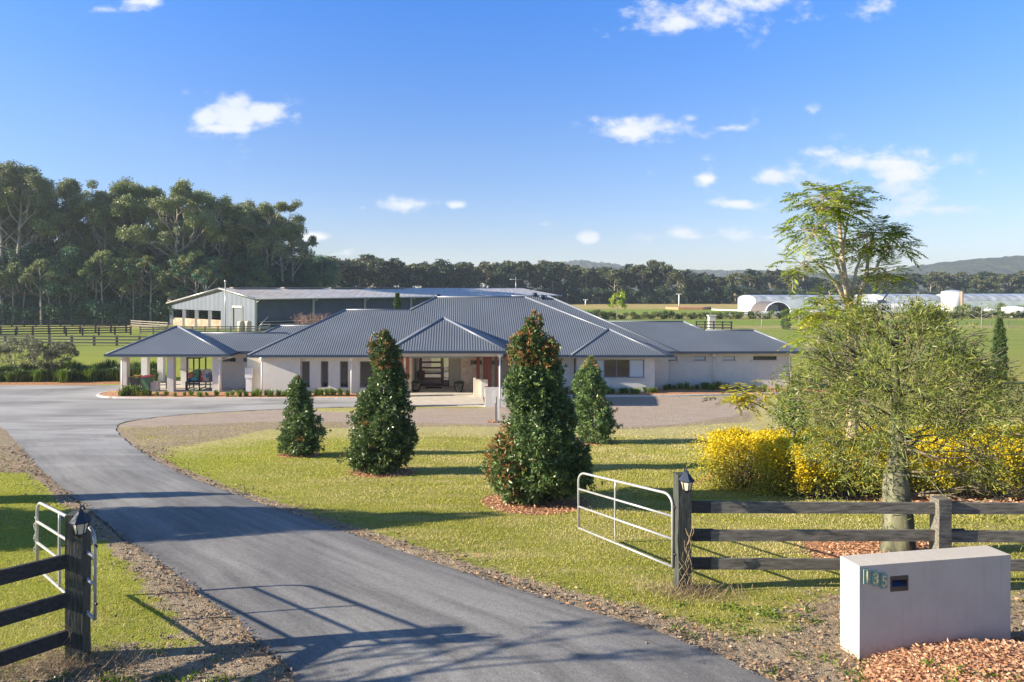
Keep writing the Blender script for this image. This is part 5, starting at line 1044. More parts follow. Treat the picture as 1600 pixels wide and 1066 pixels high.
def frond(mb, base, d, L, mi, rr, npin=13, wd=.14):
    "one feathery bipinnate frond: a drooping midrib with side leaflets"
    d = d/np.linalg.norm(d); side = np.cross(d, (0, 0, 1)); side /= np.linalg.norm(side)+1e-6
    s = np.linspace(.12, 1, npin); mid = base + d*L*s[:, None]; mid[:, 2] -= (s**2)*L*.38
    env = np.sin(np.clip(s, 0, 1)**.8*pi*.93+.12)*wd*1.5+.02
    C = np.repeat(mid, 2, 0); sg = np.tile([1., -1.], npin); D = side*sg[:, None] + d*.45; D[:, 2] -= .25; D += rr.normal(size=D.shape)*.12
    mb.leaves(C, D, np.repeat(env, 2), np.full(len(C), .036), mi, np.tile((0, 0, 1.), (len(C), 1))+rr.normal(size=(len(C), 3))*.25)
def jacaranda():
    d = 17.0; bx = X(1330, d); zb = float(H(d)); t = thing('jacaranda', 'tall feathery-leaved tree rising behind the yellow hedge', 'tree', (bx, d, zb)); rr = np.random.default_rng(21)
    W = lambda px, py, dy=0: np.array([X(px, d), d+dy, Z(py, d)])
    mb = MB(); mb.tube([(bx, d, zb-.1), W(1332, 640), W(1330, 540), W(1328, 490)], [.16, .14, .12, .10], 10)
    stems = [([(1328,490),(1324,455),(1316,400),(1312,350),(1308,310)], .075, 0), ([(1326,480),(1318,450),(1303,410),(1290,375),(1275,345)], .05, -.3), ([(1324,478),(1312,448),(1292,415),(1268,395)], .04, .35), ([(1330,478),(1334,455),(1342,420),(1352,400),(1362,385)], .05, .2),
             ([(1338,545),(1344,500),(1350,465),(1366,425),(1372,395),(1385,360)], .075, .5), ([(1366,425),(1380,410),(1400,385),(1415,365)], .035, .5), ([(1316,400),(1325,350),(1335,315)], .035, .1), ([(1345,500),(1385,470),(1410,445)], .03, .3), ([(1330,500),(1300,490),(1270,475)], .035, -.3)]
    ends = []
    for pts, r, dy in stems:
        n = len(pts); Q = [W(px, py, dy*i/(n-1)) for i, (px, py) in enumerate(pts)]; mb.tube(Q, list(np.linspace(r, r*.35, n)), 8); ends.append(Q[-1])
        for q in Q[1:]: ends.append(q)
    blobs = [(1288, 318, 48, 32, 100, 0), (1262, 362, 34, 28, 50, -.2), (1328, 312, 30, 24, 46, .2), (1258, 412, 32, 16, 34, .2), (1375, 362, 42, 24, 76, .5), (1412, 378, 30, 20, 40, .5), (1352, 392, 24, 18, 24, .4), (1392, 425, 30, 16, 30, .3), (1295, 492, 50, 24, 84, -.2), (1340, 480, 30, 22, 30, .3), (1300, 465, 30, 12, 20, .2), (1280, 530, 30, 22, 34, 0)]
    lf = MB(); br = MB()
    for (px, py, rx, ry, n, dy) in blobs:
        c = W(px, py+ry*.4, dy)
        for _ in range(int(n*1.25)):
            u = rr.normal(size=3); u /= np.linalg.norm(u); c = W(px, py, dy); p = c + u*np.array([rx, (rx+ry)/2, ry])*d/F*(rr.random()**.45); dv = u.copy(); dv[2] = dv[2]*.35+.05
            frond(lf, p, dv + rr.normal(size=3)*.25, .30+.25*rr.random(), 0 if py < 470 or rr.random() < .8 else 1, rr)
            if rr.random() < .3: br.tube([c-(0, 0, .12)+rr.normal(size=3)*.12, (c+p)/2+rr.normal(size=3)*.04, p], [.010, .008, .005], 5, cap=False)
    mb.build('trunk', 'trunk_jac', t); br.build('branches', 'trunk_jac', t); lf.build('foliage', ['jac', 'jac_y'], t)
    # a low shoot reaching left with yellowing fronds
    d2 = 15.2; x0, y0 = G(1247, 700); y0 = 17.2; x0 = X(1226, y0)
    t = thing('yellowing_sapling', 'leaning sapling with yellow-green fronds left of the bottle tree', 'sapling', (x0, y0, float(H(y0))))
    mb = MB(); tip = np.array([X(1165, 15.5), 15.5, Z(622, 15.5)]); Q = [np.array([x0, y0, float(H(y0))-.05]), np.array([X(1243, 16.6), 16.6, Z(672, 16.6)]), np.array([X(1212, 16), 16, Z(648, 16)]), tip]; mb.tube(Q, [.035, .028, .02, .01], 7); mb.build('stem', 'trunk_grey', t)
    lf = MB()
    for _ in range(46):
        u = rr.normal(size=3); u[0] = u[0]*1.0-.15; u[2] *= .5; c = tip+(0, 0, .05)+np.array([rr.normal()*.22, rr.normal()*.2, rr.normal()*.09]); frond(lf, c, u, .3+.2*rr.random(), 0, rr, 12, .12)
    lf.build('foliage', 'jac_y', t)
    t = thing('dark_bushy_sapling', 'dark green bushy sapling between the leaning sapling and the bottle tree', 'sapling', (x0, y0, float(H(y0)))); c = np.array([X(1240, 17.4), 17.4, Z(640, 17.4)])
    C = c + unit(2600)*rr.random((2600, 1))**.4*np.array([.42, .4, .62]); lf = MB(); lf.leaves(C, unit(2600), .08, .035); lf.build('foliage', 'lp_dark', t); mb = MB(); mb.tube([(c[0], c[1], float(H(17.4))-.05), c], [.03, .015], 6); mb.build('trunk', 'trunk_grey', t)
jacaranda()

def hedge(name, label, pts, wd, h, n, seed):
    rr = np.random.default_rng(seed); t = thing(name, label, 'hedge', (pts[0][0], pts[0][1], float(H(pts[0][1]))), 'clipped yellow hedges'); pts = np.array(pts, float)
    seg = np.linalg.norm(np.diff(pts, axis=0), axis=1); cum = np.r_[0, np.cumsum(seg)]; s = rr.random(n)*cum[-1]; x = np.interp(s, cum, pts[:, 0]); y = np.interp(s, cum, pts[:, 1])
    i = np.clip(np.searchsorted(cum, s)-1, 0, len(seg)-1); dv = (pts[i+1]-pts[i])/seg[i][:, None]; nv = np.stack([-dv[:, 1], dv[:, 0]], -1)
    lump = 1+.07*np.sin(s*4.1)+.05*np.sin(s*9.3+1); hh = h*(1+.04*np.sin(s*3.3)+.03*np.sin(s*8+2))
    a = rr.random(n)*pi; sh = .84+.17*rr.random(n); e = .38     # super-ellipse section
    ca, sa = np.cos(a), np.sin(a); cxs = np.sign(ca)*np.abs(ca)**e; szs = sa**e; off = cxs*wd/2*lump*sh; zz = szs*hh*sh
    z0 = H(y+0*s); C = np.stack([x+nv[:, 0]*off, y+nv[:, 1]*off, z0+zz*.97+.06], -1)
    endm = rr.random(n) < .06; C[endm, :2] = pts[0] + rr.normal(size=(endm.sum(), 2))*(wd*.22, wd*.2) - dv[0]*wd*.15; C[endm, 2] = float(H(pts[0][1])) + rr.random(endm.sum())*h
    C += rr.normal(size=C.shape)*.025
    f = (C[:, 2]-z0)/hh + rr.normal(size=n)*.11 + .45*np.clip(1-s/.9, 0, 1) + .10*np.sin(s*2.3)+ .08*np.sin(s*6+C[:, 2]*5); D = unit(n); D[:, 2] = np.abs(D[:, 2])*.7  # extra yellow at the left end paints in its sunlit side
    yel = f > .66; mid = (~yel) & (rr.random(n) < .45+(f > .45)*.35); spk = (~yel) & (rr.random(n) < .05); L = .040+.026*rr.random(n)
    mb = MB(); 
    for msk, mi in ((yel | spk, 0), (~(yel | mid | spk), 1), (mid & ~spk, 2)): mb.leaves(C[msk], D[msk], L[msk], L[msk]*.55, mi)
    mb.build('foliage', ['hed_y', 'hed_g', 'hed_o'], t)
    # inner woody mass
    tw = MB(); m = int(cum[-1]*62); s = rr.random(m)*cum[-1]; x = np.interp(s, cum, pts[:, 0]); y = np.interp(s, cum, pts[:, 1])
    for k in range(m):
        zb = float(H(y[k])); a2 = rr.random()*2*pi; r2 = wd*.46*rr.random()**.5; b = (x[k]+.1*cos(a2), y[k]+.1*sin(a2), zb); m2 = (x[k]+r2*.7*cos(a2), y[k]+r2*.7*sin(a2), zb+h*.45); e2 = (x[k]+r2*cos(a2), y[k]+r2*sin(a2), zb+h*(.6+.32*rr.random())); tw.tube([b, m2, e2], [.014, .010, .005], 4, cap=False)
    tw.build('branches', 'twig', t)
ha = 17.9
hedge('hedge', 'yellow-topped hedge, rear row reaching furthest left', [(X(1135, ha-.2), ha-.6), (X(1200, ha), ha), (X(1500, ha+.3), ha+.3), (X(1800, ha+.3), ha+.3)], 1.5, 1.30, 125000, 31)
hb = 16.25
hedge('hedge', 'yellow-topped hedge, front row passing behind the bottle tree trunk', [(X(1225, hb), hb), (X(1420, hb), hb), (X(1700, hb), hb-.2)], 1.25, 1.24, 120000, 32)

# strappy plants
def strap_mesh(nb, h, sp, seed, mat, wd=.03):
    rr = np.random.default_rng(seed); mb = MB()
    for _ in range(nb):
        a = rr.random()*2*pi; L = h*(.7+.6*rr.random()); r = sp*(.4+.8*rr.random()); b = np.array([rr.normal()*sp*.2, rr.normal()*sp*.2, 0]); o = np.array([cos(a), sin(a), 0]); s = np.array([-sin(a), cos(a), 0])*wd/2
        p = [b, b+o*r*.45+(0, 0, L*.75), b+o*r+(0, 0, L*(.55+.4*rr.random()))]; V = [p[0]-s, p[0]+s, p[1]+s, p[1]-s, p[2]]; mb.add(V, [(0, 1, 2, 3)]); mb.add(V[2:], [(1, 0, 2)])
    return mb.mesh('strap_foliage', [mat])
SM = [strap_mesh(60, .42, .34, 40+i, 'strap', .035) for i in range(3)]; SD = [strap_mesh(240, .95, .62, 50+i, 'strap_dark' if i != 1 else 'strap', .035) for i in range(4)]
def put(me, name, loc, rz, s, label, cat, group):
    o = bpy.data.objects.new(name, me); COL.objects.link(o); o.location = loc; o.rotation_euler = (0, 0, rz); o.scale = s if isinstance(s, tuple) else (s,)*3; return tag(o, label, cat, group)
rr = np.random.default_rng(60)
for (a, b, y, n, lab) in ((186, 250, 45.6, 6, 'leafy green clump in the kerbed bed before the wheelie bins'), (255, 345, 45.55, 7, 'small strappy clump in the kerbed bed before the carport posts'), (350, 545, 45.6, 20, 'strappy green clump in the bed below the slit windows'),
                          (560, 606, 45.7, 4, 'strappy clump in the bed beside the porch'), (880, 1030, 46.7, 16, 'strappy clump in the bed below the wide window'), (1035, 1125, 48.6, 11, 'strappy clump against the right wing wall'), (1125, 1225, 48.4, 5, 'isolated strappy clump at the far right of the house bed')):
    for i in range(n):
        px = a+(b-a)*(i+.5)/n+rr.normal()*1.5; yy = y+rr.normal()*.18; s = .75+.5*rr.random(); s *= 1.45 if (a == 186 and i < 3) else .8 if a == 255 else 1
        put(SM[i % 3], 'strappy_plant', (X(px, yy), yy, .08), rr.random()*6, s, lab, 'plant', 'clumps: ' + lab)
for i in range(64):
    px = -60 + (330)*((i % 32)+.5)/32; row = i//32; y = 53.6 + row*1.3 - .4*(px < 100) + rr.normal()*.2; s = .72+.35*rr.random() + (.15 if 90 < px < 235 else 0)
    if px > 250: continue
    lab = 'dark strappy clump in the back row of the planted border on the left' if row else 'bright strappy clump in the front row of the planted border on the left'
    put(SD[(i*7+row) % 4], 'strappy_plant', (X(px, y), y, 0), rr.random()*6, (s, s, s*(1.0+.35*row)), lab, 'plant', 'clumps: ' + lab)

# generic bush and tree builders for the distance
def cloud_leaves(mb, centers, radii, n, L, mi, rr, flat=.6, droop=0.2):
    for c, r in zip(centers, radii):
        u = rr.normal(size=(n, 3)); u /= np.linalg.norm(u, axis=1)[:, None]; p = c + u*(rr.random((n, 1))**.45)*np.array([r, r, r*flat]); D = rr.normal(size=(n, 3)); D[:, 2] -= droop; l = L*(.6+.8*rr.random(n)); mb.leaves(p, D, l, l*.5, mi)
def euc_tree(seed, h, style, mats, nl, L):
    "returns (trunk mesh, crown mesh)"
    rr = np.random.default_rng(seed); tr = MB(); lean = rr.normal(size=2)*h*.03; fork = h*(.42 if style == 'open' else .25); tips = []
    top = np.array([lean[0], lean[1], h*.72]); r0 = h*.014+.05
    tr.tube([(0, 0, -.3), (lean[0]*.3, lean[1]*.3, h*.25), (lean[0]*.7, lean[1]*.7, h*.5), top], [r0, r0*.8, r0*.6, r0*.35], 7)
    nb = 8 if style == 'open' else 11
    for k in range(nb):
        f = fork/h + (.75-fork/h)*k/nb; b = np.array([lean[0]*f, lean[1]*f, h*f]); a = k*2.4+rr.random(); el = .55+.6*rr.random(); branching(tr, b, (cos(a), sin(a), el), h*(.16 if style == 'open' else .13)*(1.25-f*.6), r0*.34, 2, .55, tips, rr, .28, 2, 0, .72)
    branching(tr, top, (0, 0, 1), h*.12, r0*.35, 2, .6, tips, rr, .3, 3)
    E = np.array([e for e, _ in tips]); E = E[E[:, 2] < h*.99]
    cr = MB(); keep = E[rr.random(len(E)) < (.75 if style == 'open' else 1)]; rad = h*(.028+.036*rr.random(len(keep)))*(1 if style == 'open' else 1.8)
    cloud_leaves(cr, keep, rad, max(10, nl//len(keep)), L, 0, rr, .80 if style == 'open' else .9)
    return tr.mesh('trunk', [mats[0]]), cr.mesh('crown', [mats[1]])
def bush_mesh(seed, r, h, n, L, mat, dens=14):
    rr = np.random.default_rng(seed); mb = MB(); c = [np.array([rr.normal()*r*.42, rr.normal()*r*.42, h*(.2+.6*rr.random())]) for _ in range(dens)]; cloud_leaves(mb, c, [r*(.35+.2*rr.random()) for _ in c], n//dens, L, 0, rr, .8); return mb.mesh('foliage', [mat])
def inst_tree(name, meshes, loc, rz, s, label, cat, group):
    t = bpy.data.objects.new(name, None); COL.objects.link(t); t.location = loc; t.rotation_euler = (0, 0, rz); t.scale = s if isinstance(s, tuple) else (s,)*3; tag(t, label, cat, group)
    for nm, me in zip(('trunk', 'crown'), meshes): o = bpy.data.objects.new(nm, me); COL.objects.link(o); o.parent = t
    return t
OPEN = [euc_tree(100+i, 28, 'open', ('trunk_pale', 'euc' if i % 2 else 'euc2'), 13000, .38) for i in range(5)]
DENSE = [euc_tree(120+i, 17, 'dense', ('trunk_pale' if i != 1 else 'trunk_grey', 'under' if i != 2 else 'euc'), 12000, .40) for i in range(4)]
UNDF = [bush_mesh(145+i, 2.6, 5.2, 3000, .45, 'fardark') for i in range(3)]
UND = [bush_mesh(140+i, 2.6, 5.2, 3400, .42, 'under') for i in range(3)]
FAR = [euc_tree(160+i, 18, 'dense' if i % 2 else 'open', ('trunk_pale', ['farleaf', 'farleaf', 'farleaf', 'fardark'][i]), 3200, .95) for i in range(4)]
# left forest: skyline measured as (px, py)
sky = [(-300,250),(-60,258),(0,262),(60,268),(90,262),(130,292),(180,290),(215,284),(250,300),(290,300),(330,310),(380,322),(420,318),(452,335),(468,372),(480,398),(520,412)]
rr = np.random.default_rng(77); cnt = 0
for row, (dist, cntr) in enumerate(((143, 20), (152, 16), (163, 13))):
    for i in range(cntr):
        px = -150 + (615)*(i+.5*(row % 2)+rr.random()*.5)/cntr; d = dist+rr.normal()*2.5 + max(0, px-330)*.06; top = np.interp(px, [p[0] for p in sky], [p[1] for p in sky]) + abs(rr.normal())*22 + (0 if row == 0 else -2)
        h = max(9, Z(top, d)); x = X(px, d); m = OPEN[(i*3+row) % 5]
        lab = ['tall pale-trunked gum in the front of the forest on the left', 'tall gum in the middle of the forest on the left', 'tall gum at the back of the forest on the left'][row]
        inst_tree('gum_tree', m, (x, d, 0), rr.random()*6.28, (h/27*.95, h/27*.95, h/27), lab, 'tree', 'trees: ' + lab)
for i in range(30):
    px = -160 + 620*(i+rr.random()*.6)/30; d = 172+rr.normal()*3; h = (17+rr.random()*4)*(1 if px < 400 else .8); lab = 'dense tree filling the dark depth of the left forest behind the tall gums'
    inst_tree('forest_tree', DENSE[i % 4], (X(px, d), d, 0), rr.random()*6.28, (h/17*1.5, h/17*1.5, h/17), lab, 'tree', 'trees: ' + lab)
# the one that leans out at the right end of the forest, and the big pale-limbed one
inst_tree('gum_tree', OPEN[1], (X(416, 150), 150, 0), 2.2, Z(318, 150)/27, 'broad open-crowned gum leaning out at the right end of the forest', 'tree', None)
inst_tree('gum_tree', OPEN[3], (X(268, 139), 139, 0), .6, Z(293, 139)/27, 'pale-limbed gum standing out at the centre of the left forest', 'tree', None)
inst_tree('gum_tree', OPEN[0], (X(22, 138), 138, 0), 4.0, Z(264, 138)/27, 'pale straight gum near the left edge of the forest', 'tree', None)
for i in range(40):
    px = -150 + 640*(i+rr.random()*.6)/40; d = 140+rr.normal()*2+max(0, px-330)*.09; h = (9+rr.random()*7)*(1 if px < 440 else .8); lab = 'mid-height bushy tree along the front of the forest on the left'
    inst_tree('forest_tree', DENSE[i % 4], (X(px, d), d, 0), rr.random()*6.28, (h/17*1.1, h/17*1.1, h/17), lab, 'tree', 'trees: ' + lab)
for i in range(56):
    px = -160 + 640*(i % 56+rr.random()*.6)/56; d = 137.5+rr.normal()*1.4+max(0, px-330)*.08; s = .8+.6*rr.random(); lab = 'dark understorey bush at the foot of the left forest'
    put(UND[i % 3], 'forest_bush', (X(px, d), d, -.2), rr.random()*6, s, lab, 'bush', 'understorey bushes')
SLIM = [euc_tree(150+i, 14, 'open', ('trunk_pale', 'under' if i else 'euc'), 4500, .34) for i in range(2)]
for i in range(26):
    px = -130 + 470*(i+rr.random()*.8)/26; d = 135.6+rr.normal()*.7; h = 9+rr.random()*6; lab = 'slender pale-trunked tree on the open edge of the left forest'
    inst_tree('slender_tree', SLIM[i % 2], (X(px, d), d, 0), rr.random()*6.28, (h/14, h/14, h/14), lab, 'tree', 'trees: ' + lab)
# behind-barn group
for i in range(9):
    px = 440+rr.random()*66; d = 205+rr.random()*22; h = Z(np.interp(px, [440, 475, 500, 520], [392, 402, 398, 415])+rr.random()*10, d); lab = 'bushy tree behind the barn at the end of the forest'
    inst_tree('forest_tree', DENSE[i % 4], (X(px, d), d, 0), rr.random()*6.28, (h/17*1.2, h/17*1.2, h/17), lab, 'tree', 'trees: ' + lab)
# distant treeline
fs = [(480,408),(560,405),(580,402),(640,412),(700,408),(740,414),(800,410),(860,408),(900,418),(960,420),(1010,412),(1040,412),(1060,424),(1100,428),(1140,430),(1190,422),(1240,424),(1290,436),(1340,430),(1400,430),(1440,426),(1500,428),(1600,424),(1800,424)]
for row, (dist, n) in enumerate(((318, 62), (332, 54), (350, 44))):
    for i in range(n):
        px = 470 + 1250*(i+rr.random()*.8)/n; d = dist+rr.normal()*3 - (60*(max(0, 860-px)/380) if px < 860 else 0) + (60 if px > 1180 else 0)
        top = np.interp(px, [p[0] for p in fs], [p[1] for p in fs]) + abs(rr.normal())*5 - row*1; h = max(7, Z(top, d)); side = 'left of the white glasshouses' if px < 1180 else 'behind the white glasshouses'
        lab = f'gum in the {["front", "middle", "rear"][row]} of the distant treeline, {side}'
        inst_tree('gum_tree', FAR[(i*5+row) % 4], (X(px, d), d, 0), rr.random()*6.28, (h/18*1.25, h/18*1.25, h/18), lab, 'tree', 'trees: ' + lab)
lab = 'dark bush closing the foot of the distant treeline'
for i in range(96):
    px = 480 + 1220*(i+rr.random()*.7)/96; d = 313 + rr.normal()*1.5 - (60*(max(0, 860-px)/380) if px < 860 else 0) + (60 if px > 1180 else 0); put(UNDF[i % 3], 'distant_bush', (X(px, d), d, -.4), rr.random()*6, (1.5+.6*rr.random(), 1.5, 1.2+.6*rr.random()), lab, 'bush', 'bushes under the distant treeline')
# hedge-row of round bushes across the far field
RB = [bush_mesh(180+i, 1.5, 2.1, 1100, .26, 'bush', 9) for i in range(3)]
lab = 'round bush in the row crossing the far field'
for i in range(46):
    px = 912 + 700*(i+rr.random()*.3)/46; 
    if 1310 < px < 1440: continue
    d = 158+(px-912)*.01; put(RB[i % 3], 'field_bush', (X(px, d), d, -.2), rr.random()*6, (.85+.3*rr.random())*(1.35 if i < 2 else 1), lab, 'bush', 'bushes in the field row')
lab = 'bushy tree in front of the far right glasshouse'
for i, (px, s) in enumerate(((1515, 1.3), (1532, 1.0), (1562, 1.3), (1592, 1.2))): put(RB[i % 3], 'field_bush', (X(px, 176), 176, -.1), rr.random()*6, (s*1.2, s, s*1.3), lab, 'bush', 'bushes before the far right glasshouse')
# slim cypresses
def cypress(label, px, pyt, d, wd, seed, yellow=False):
    rr = np.random.default_rng(seed); h = Z(pyt, d)-float(H(d)); x = X(px, d); t = thing('cypress', label, 'tree', (x, d, float(H(d))), 'slim columnar cypresses')
    n = 3600; f = rr.random(n); r = wd*np.interp(f, [0, .05, .2, .6, .85, 1], [.55, .8, 1, .85, .5, .08])*(.65+.45*rr.random(n))*(1+.18*np.sin(f*40)); a = rr.random(n)*2*pi
    C = np.stack([x+r*np.cos(a), d+r*np.sin(a), float(H(d))+.1+f*h*.95], -1); D = np.stack([np.cos(a)*.5, np.sin(a)*.5, np.ones(n)], -1)+rr.normal(size=(n, 3))*.35
    mb = MB(); mb.leaves(C, D, h*.05, h*.014); mb.build('foliage', 'cyp', t); mb = MB(); mb.tube([(x, d, -.1), (x, d, h*.9)], [.08, .02], 6); mb.build('trunk', 'trunk_grey', t)
cypress('tall slim cypress on the lawn at the right, behind the bottle tree crown', 1562, 497, 52, .42, 201)
cypress('small dark cypress at the far lawn edge right of the house roof', 1228, 481, 119, .75, 202)
cypress('small slim cypress poking above the left part of the house roof', 621, 457, 78, .45, 203)
def spindly(label, px, pyt, d, mat, seed, crown=.35, n=500, L=.22, r=.9):
    rr = np.random.default_rng(seed); h = Z(pyt, d); x = X(px, d); t = thing('young_tree', label, 'tree', (x, d, 0), 'thin young trees in the far paddock'); mb = MB(); tips = []
    mb.tube([(x, d, -.1), (x+.05*h*rr.normal()*.3, d, h*.6), (x, d, h*.95)], [.09, .06, .02], 6)
    for k in range(9): branching(mb, (x, d, h*(crown+.6*(1-crown)*k/9)), (cos(k*2.4), sin(k*2.4), .5), r*.7, .03, 1, .5, tips, rr, .2, 2)
    mb.build('trunk', 'trunk_pale', t); cr = MB(); E = [e for e, _ in tips]; cloud_leaves(cr, E, [r*.42]*len(E), max(4, n//len(E)), L, 0, rr); cr.build('crown', mat, t)
spindly('thin young tree with yellow-green top behind the main roof', 965, 447, 128, 'jac', 211, .42, 420, .5, 1.2)
spindly('thin young tree near the small cypress, lone stem with sparse crown', 1189+60, 488, 118, 'jac', 212, .5, 200, .3, 1.4)
spindly('sparse young tree on the far right field behind the lawn', 1534, 476, 124, 'euc', 213, .3, 220, .3, 2.6)
spindly('sparse bare young tree in the field before the hoop shelter', 1190, 486, 122, 'euc', 214, .5, 90, .25, 1.2)
# two greyish shrubs at the left border
for i, (px, pyt, w_, yy) in enumerate(((28, 524, 2.1, 55.5), (82, 529, 1.75, 54.6))):
    rr2 = np.random.default_rng(220+i); x, d = X(px, yy), yy; h = Z(pyt, d); t = thing('callistemon', ['greyish open shrub at the left edge of the border', 'greyish rounded shrub beside the left-edge shrub in the border'][i], 'shrub', (x, d, 0), 'grey-green shrubs in the left border'); mb = MB(); tips = []
    for k in range(12): a = k*2.4; branching(mb, (x+.15*cos(a), d+.15*sin(a), 0), (cos(a)*.6, sin(a)*.6, 1), h*.36, .03, 3, .42, tips, rr2, .25, 2, 0, .7)
    mb.build('stems', 'twig', t); E = np.array([e for e, _ in tips]); c = np.array([x, d, h*.55]); q = (E-c)/np.array([w_, w_, h*.45]); nq = np.linalg.norm(q, axis=1); E = np.where(nq[:, None] > 1, c+(E-c)/nq[:, None], E)
    lf = MB(); S = c + unit(130)*rr2.random((130, 1))**.3*np.array([w_, w_, h*.45])*.97; cloud_leaves(lf, np.concatenate([E, S]), [.24]*(len(E)+130), 26, .12, 0, rr2); lf.build('foliage', 'call', t)
# reddish bare shrub between house and barn
rr2 = np.random.default_rng(230); x, d = X(487, 74), 74.; h = Z(484, d); t = thing('bare_tree', 'leafless twiggy tree between the house roof and the barn', 'tree', (x, d, 0)); mb = MB(); tips = []
mb.tube([(x, d, -.1), (x, d, h*.35)], [.09, .07], 6)
for k in range(16): a = k*2.4; branching(mb, (x, d, h*.33), (cos(a)*.75, sin(a)*.75, .9), h*.26, .03, 3, .4, tips, rr2, .15, 3, 0, .7)
mb.build('trunk', plain('reddish_twig', (.30, .19, .15), .9, .2), t)

# trees standing out of frame on the left whose shadows cross the drive
for i, (x, y, s, rz, lab) in enumerate(((-13.6, 12.35, (1.5, 1.3, 1.22), 1.0, 'conical shrub out of frame on the left, throwing the broad shadow on the drive'), (-14.6, 15.1, (.6, .6, .80), 2.0, 'slim conical shrub out of frame on the left, throwing the narrow shadow over the drive'), (-15.8, 12.9, (1.2, 1.1, 1.1), 3.0, 'second conical shrub out of frame on the left, beyond the broad one'))):
    copy_tree(lp2, None, (x, y, float(H(y))), rz, s, lab, 'conical shrubs outside the left edge')
rr2 = np.random.default_rng(240); x, y = -8.2, 6.35; zb = float(H(y)); t = thing('open_young_tree', 'thin open-branched tree out of frame on the left, throwing branch shadows on the drive', 'tree', (x, y, zb)); mb = MB(); tips = []
mb.tube([(x, y, zb-.1), (x+.03, y, zb+1.3), (x, y, zb+2.9)], [.11, .09, .05], 8)
for k in range(12): a = k*2.4; branching(mb, (x, y, zb+1.25+k*.14), (cos(a), sin(a), .75), .75, .03, 2, .5, tips, rr2, .25, 2)
mb.build('trunk', 'trunk_grey', t); E = np.array([e for e, _ in tips]); lf = MB(); cloud_leaves(lf, E[rr2.random(len(E)) < .6], [.2]*len(E), 10, .12, 0, rr2); lf.build('foliage', 'euc', t)

# ------------------------------------------------------------------ lawn blades, litter, dry tufts (uncountable)
def scatter(n, ymin, ymax, power=1.7):
    y = ymin + (ymax-ymin)*rng.random(n)**power; x = y*(-.72 + (1.60)*rng.random(n)); return x, y
def grass_blades():
    x, y = scatter(720000, 6.3, 40, 1.45); sdv = poly_sd(x, y, DRIVE); p = np.clip((sdv-.35)/.6, 0, 1)
    p *= np.clip(.55+poly_sd(x, y, dry_poly)/7, .22, 1)
    for w_ in worn_polys[1:3]: p *= np.clip(.35+poly_sd(x, y, w_)/1.5, .15, 1)
    for w_ in worn_polys[3:]: p *= np.clip(.10+poly_sd(x, y, w_)/1.2, .03, 1)
    p *= np.clip((41-y)/9, 0, 1)*(poly_sd(x, y, gravel_poly) > .3); p *= ~mulch_amount(x, y); patch = np.sin(x*2.1+np.sin(y*1.7)*2)*np.sin(y*2.6+np.sin(x*1.3)*2); p *= np.where(patch < -.3, .55, 1); k = rng.random(len(x)) < p; x, y = x[k], y[k]; n = len(x)
    z = H(y)+.02*np.sin(x*1.3+y*.7)*np.sin(y*1.1-.4*x); h = (.012+.020*rng.random(n))*np.interp(y, [6, 12, 24, 34], [1, 1.15, 1.5, 1.7])*np.where(np.sin(x*.9+2*np.sin(y*.8))*np.sin(y*1.9) > .4, 1.35, 1); w_ = np.interp(y, [6, 30], [.007, .026]); a = rng.random(n)*2*pi
    lean = unit(n)*h[:, None]*.75; B = np.stack([x, y, z-.005], -1); s = np.stack([np.cos(a), np.sin(a), 0*a], -1)*w_[:, None]/2; T = B+lean; T[:, 2] = z+h
    dryp = (np.sin(x*1.1+1.7*np.sin(y*.9))*np.sin(y*1.5+1.3*np.sin(x*.8)) + rng.normal(size=n)*.45 + np.clip(x*.03, -.4, .15) + np.clip(.5-poly_sd(x, y, dry_poly)/4, 0, .7)) > .42
    mb = MB(); mb.tris((B-s)[~dryp], (B+s)[~dryp], T[~dryp]); mb.tris((B-s)[dryp], (B+s)[dryp], T[dryp], 1); tag(mb.build('lawn_grass', ['grass', 'grass_dry']), 'short mown grass blades over the front lawn', 'grass', None, 'stuff')
grass_blades()
def litter():
    x, y = scatter(150000, 6.2, 26, 1.6); sdv = poly_sd(x, y, DRIVE); p = np.where(sdv > -.06, np.clip(1.05-sdv/.75, 0, .9), 0)
    for w_ in worn_polys[3:]: p = np.maximum(p, np.clip(.18-poly_sd(x, y, w_)/1.5, 0, .45)*(sdv > 0))
    for w_ in worn_polys[1:3]: p = np.maximum(p, np.clip(.3-poly_sd(x, y, w_)/1.5, 0, .6)*(sdv > 0))
    p *= .40+.60*(np.sin(x*3.7+y)*np.sin(y*4.1-x) > -.2); p += (sdv > .2)*.004 + (sdv <= 0)*.0008; k = rng.random(len(x)) < p*.85; x, y = x[k], y[k]; n = len(x); D = rng.normal(size=(n, 3)); D[:, 2] *= .5; L = (.022+.038*rng.random(n))*np.interp(y, [6, 24], [1, 1.8])
    mb = MB(); mb.leaves(np.stack([x, y, H(y)+.018+.012*rng.random(n)], -1), D, L, L*.5, 0, rng.normal(size=(n, 3))*.6+(0, 0, 1)); tag(mb.build('leaf_litter', 'litter'), 'dry leaf litter along both edges of the drive', 'leaf litter', None, 'stuff')
litter()
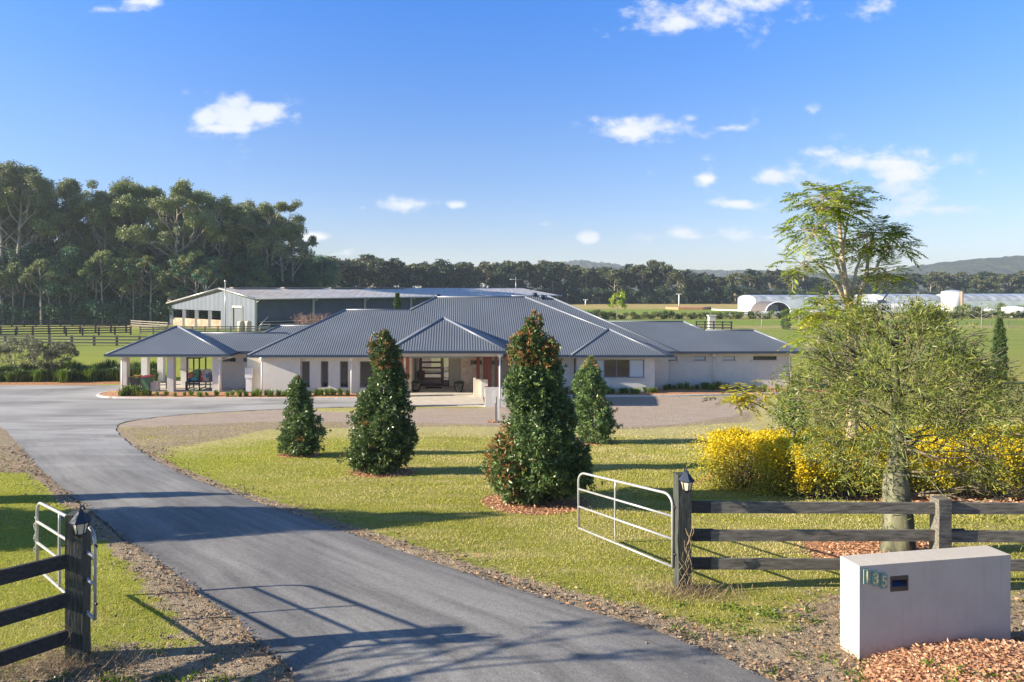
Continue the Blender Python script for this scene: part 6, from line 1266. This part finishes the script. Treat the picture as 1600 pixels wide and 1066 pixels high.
def tufts():
    mb = MB(); B = []; 
    for (cx, cy, sx, sy, n, hh) in ((LPx, LPy-.15, .42, .18, 900, .22), (LPx-.55, LPy-.45, .55, .16, 900, .15), (RPx+.05, RPy-.15, .34, .16, 900, .22), (RPx+.5, RPy-.1, .4, .1, 160, .07), (X(1470,9.95), 9.8, .25, .1, 120, .12)):
        B.append((np.stack([cx+rng.normal(size=n)*sx, cy+rng.normal(size=n)*sy, 0*rng.random(n)], -1), hh))
    for C, hh in B:
        n = len(C); C[:, 2] = H(C[:, 1])-.01; h = hh*(.3+rng.random(n)); a = rng.random(n)*2*pi; s = np.stack([np.cos(a), np.sin(a), 0*a], -1)*.004; T = C+unit(n)*h[:, None]*.9; T[:, 2] = C[:, 2]+np.abs(h)*.7; mb.tris(C-s, C+s, T)
    # wiry vine up the right post
    for k in range(9): q = rng.random(); P_ = [(RPx-.06+.05*sin(j*1.7+k)+(.15*q), RPy-.16-.02*(j % 2), 2.9+j*.13*(.5+q)) for j in range(7)]; mb.tube(P_, .004, 4, cap=False)
    for k in range(4): q = rng.random(); P_ = [(LPx-.05+.07*sin(j*1.5+k), LPy-.15-.03*(j % 2), 3.0+j*.07*(.5+q)) for j in range(6)]; mb.tube(P_, .003, 4, cap=False)
    tag(mb.build('dry_grass', 'dry_grass'), 'dry grass tufts round the fence post feet', 'grass', None, 'stuff')
    # scattered green weeds on the bare verge
    wm = strap_mesh(26, .09, .12, 300, 'strap', .012); rr = np.random.default_rng(8)
    mb = MB(); xs, ys = rr.uniform(2.4, 9.5, 90), rr.uniform(6.4, 9.6, 90); k = poly_sd(xs, ys, DRIVE) > .15; xs, ys = xs[k], ys[k]
    xs = np.r_[xs, rr.uniform(-5.2, -2.2, 40)]; ys = np.r_[ys, rr.uniform(6.6, 7.6, 40)]; k = poly_sd(xs, ys, DRIVE) > .15; xs, ys = xs[k], ys[k]
    xs = np.r_[xs, rr.uniform(5.0, 7.4, 14)]; ys = np.r_[ys, rr.uniform(6.9, 7.5, 14)]
    for x, y in zip(xs, ys):
        m = 34; C = np.stack([x+rr.normal(size=m)*.07, y+rr.normal(size=m)*.06, np.full(m, float(H(y))+(.20 if x > 5 and y < 7.6 else 0))], -1); mb.leaves(C, np.abs(unit(m))*(1, 1, 1)*np.sign(rr.normal(size=(m, 3))*(1, 1, 0)+(0, 0, 1)), .055, .018)
    tag(mb.build('weeds', 'strap'), 'small green weeds scattered over the bare verge', 'weeds', None, 'stuff')
tufts()
HAZE = True
if HAZE:
    m = bpy.data.materials.new('haze_air'); m.use_nodes = True; nt = m.node_tree; nt.nodes.clear(); out = nt.nodes.new('ShaderNodeOutputMaterial'); v = nt.nodes.new('ShaderNodeVolumePrincipled')
    v.inputs['Color'].default_value = (.72, .84, 1, 1); v.inputs['Density'].default_value = .00024; v.inputs['Anisotropy'].default_value = .3; nt.links.new(v.outputs[0], out.inputs['Volume'])
    mb = MB(); mb.box(-175, 1900, -62, 2100, -2.2, 90); M_['haze'] = m; tag(mb.build('haze', 'haze'), 'thin blue summer haze over the far trees and hills', 'haze', None, 'stuff')
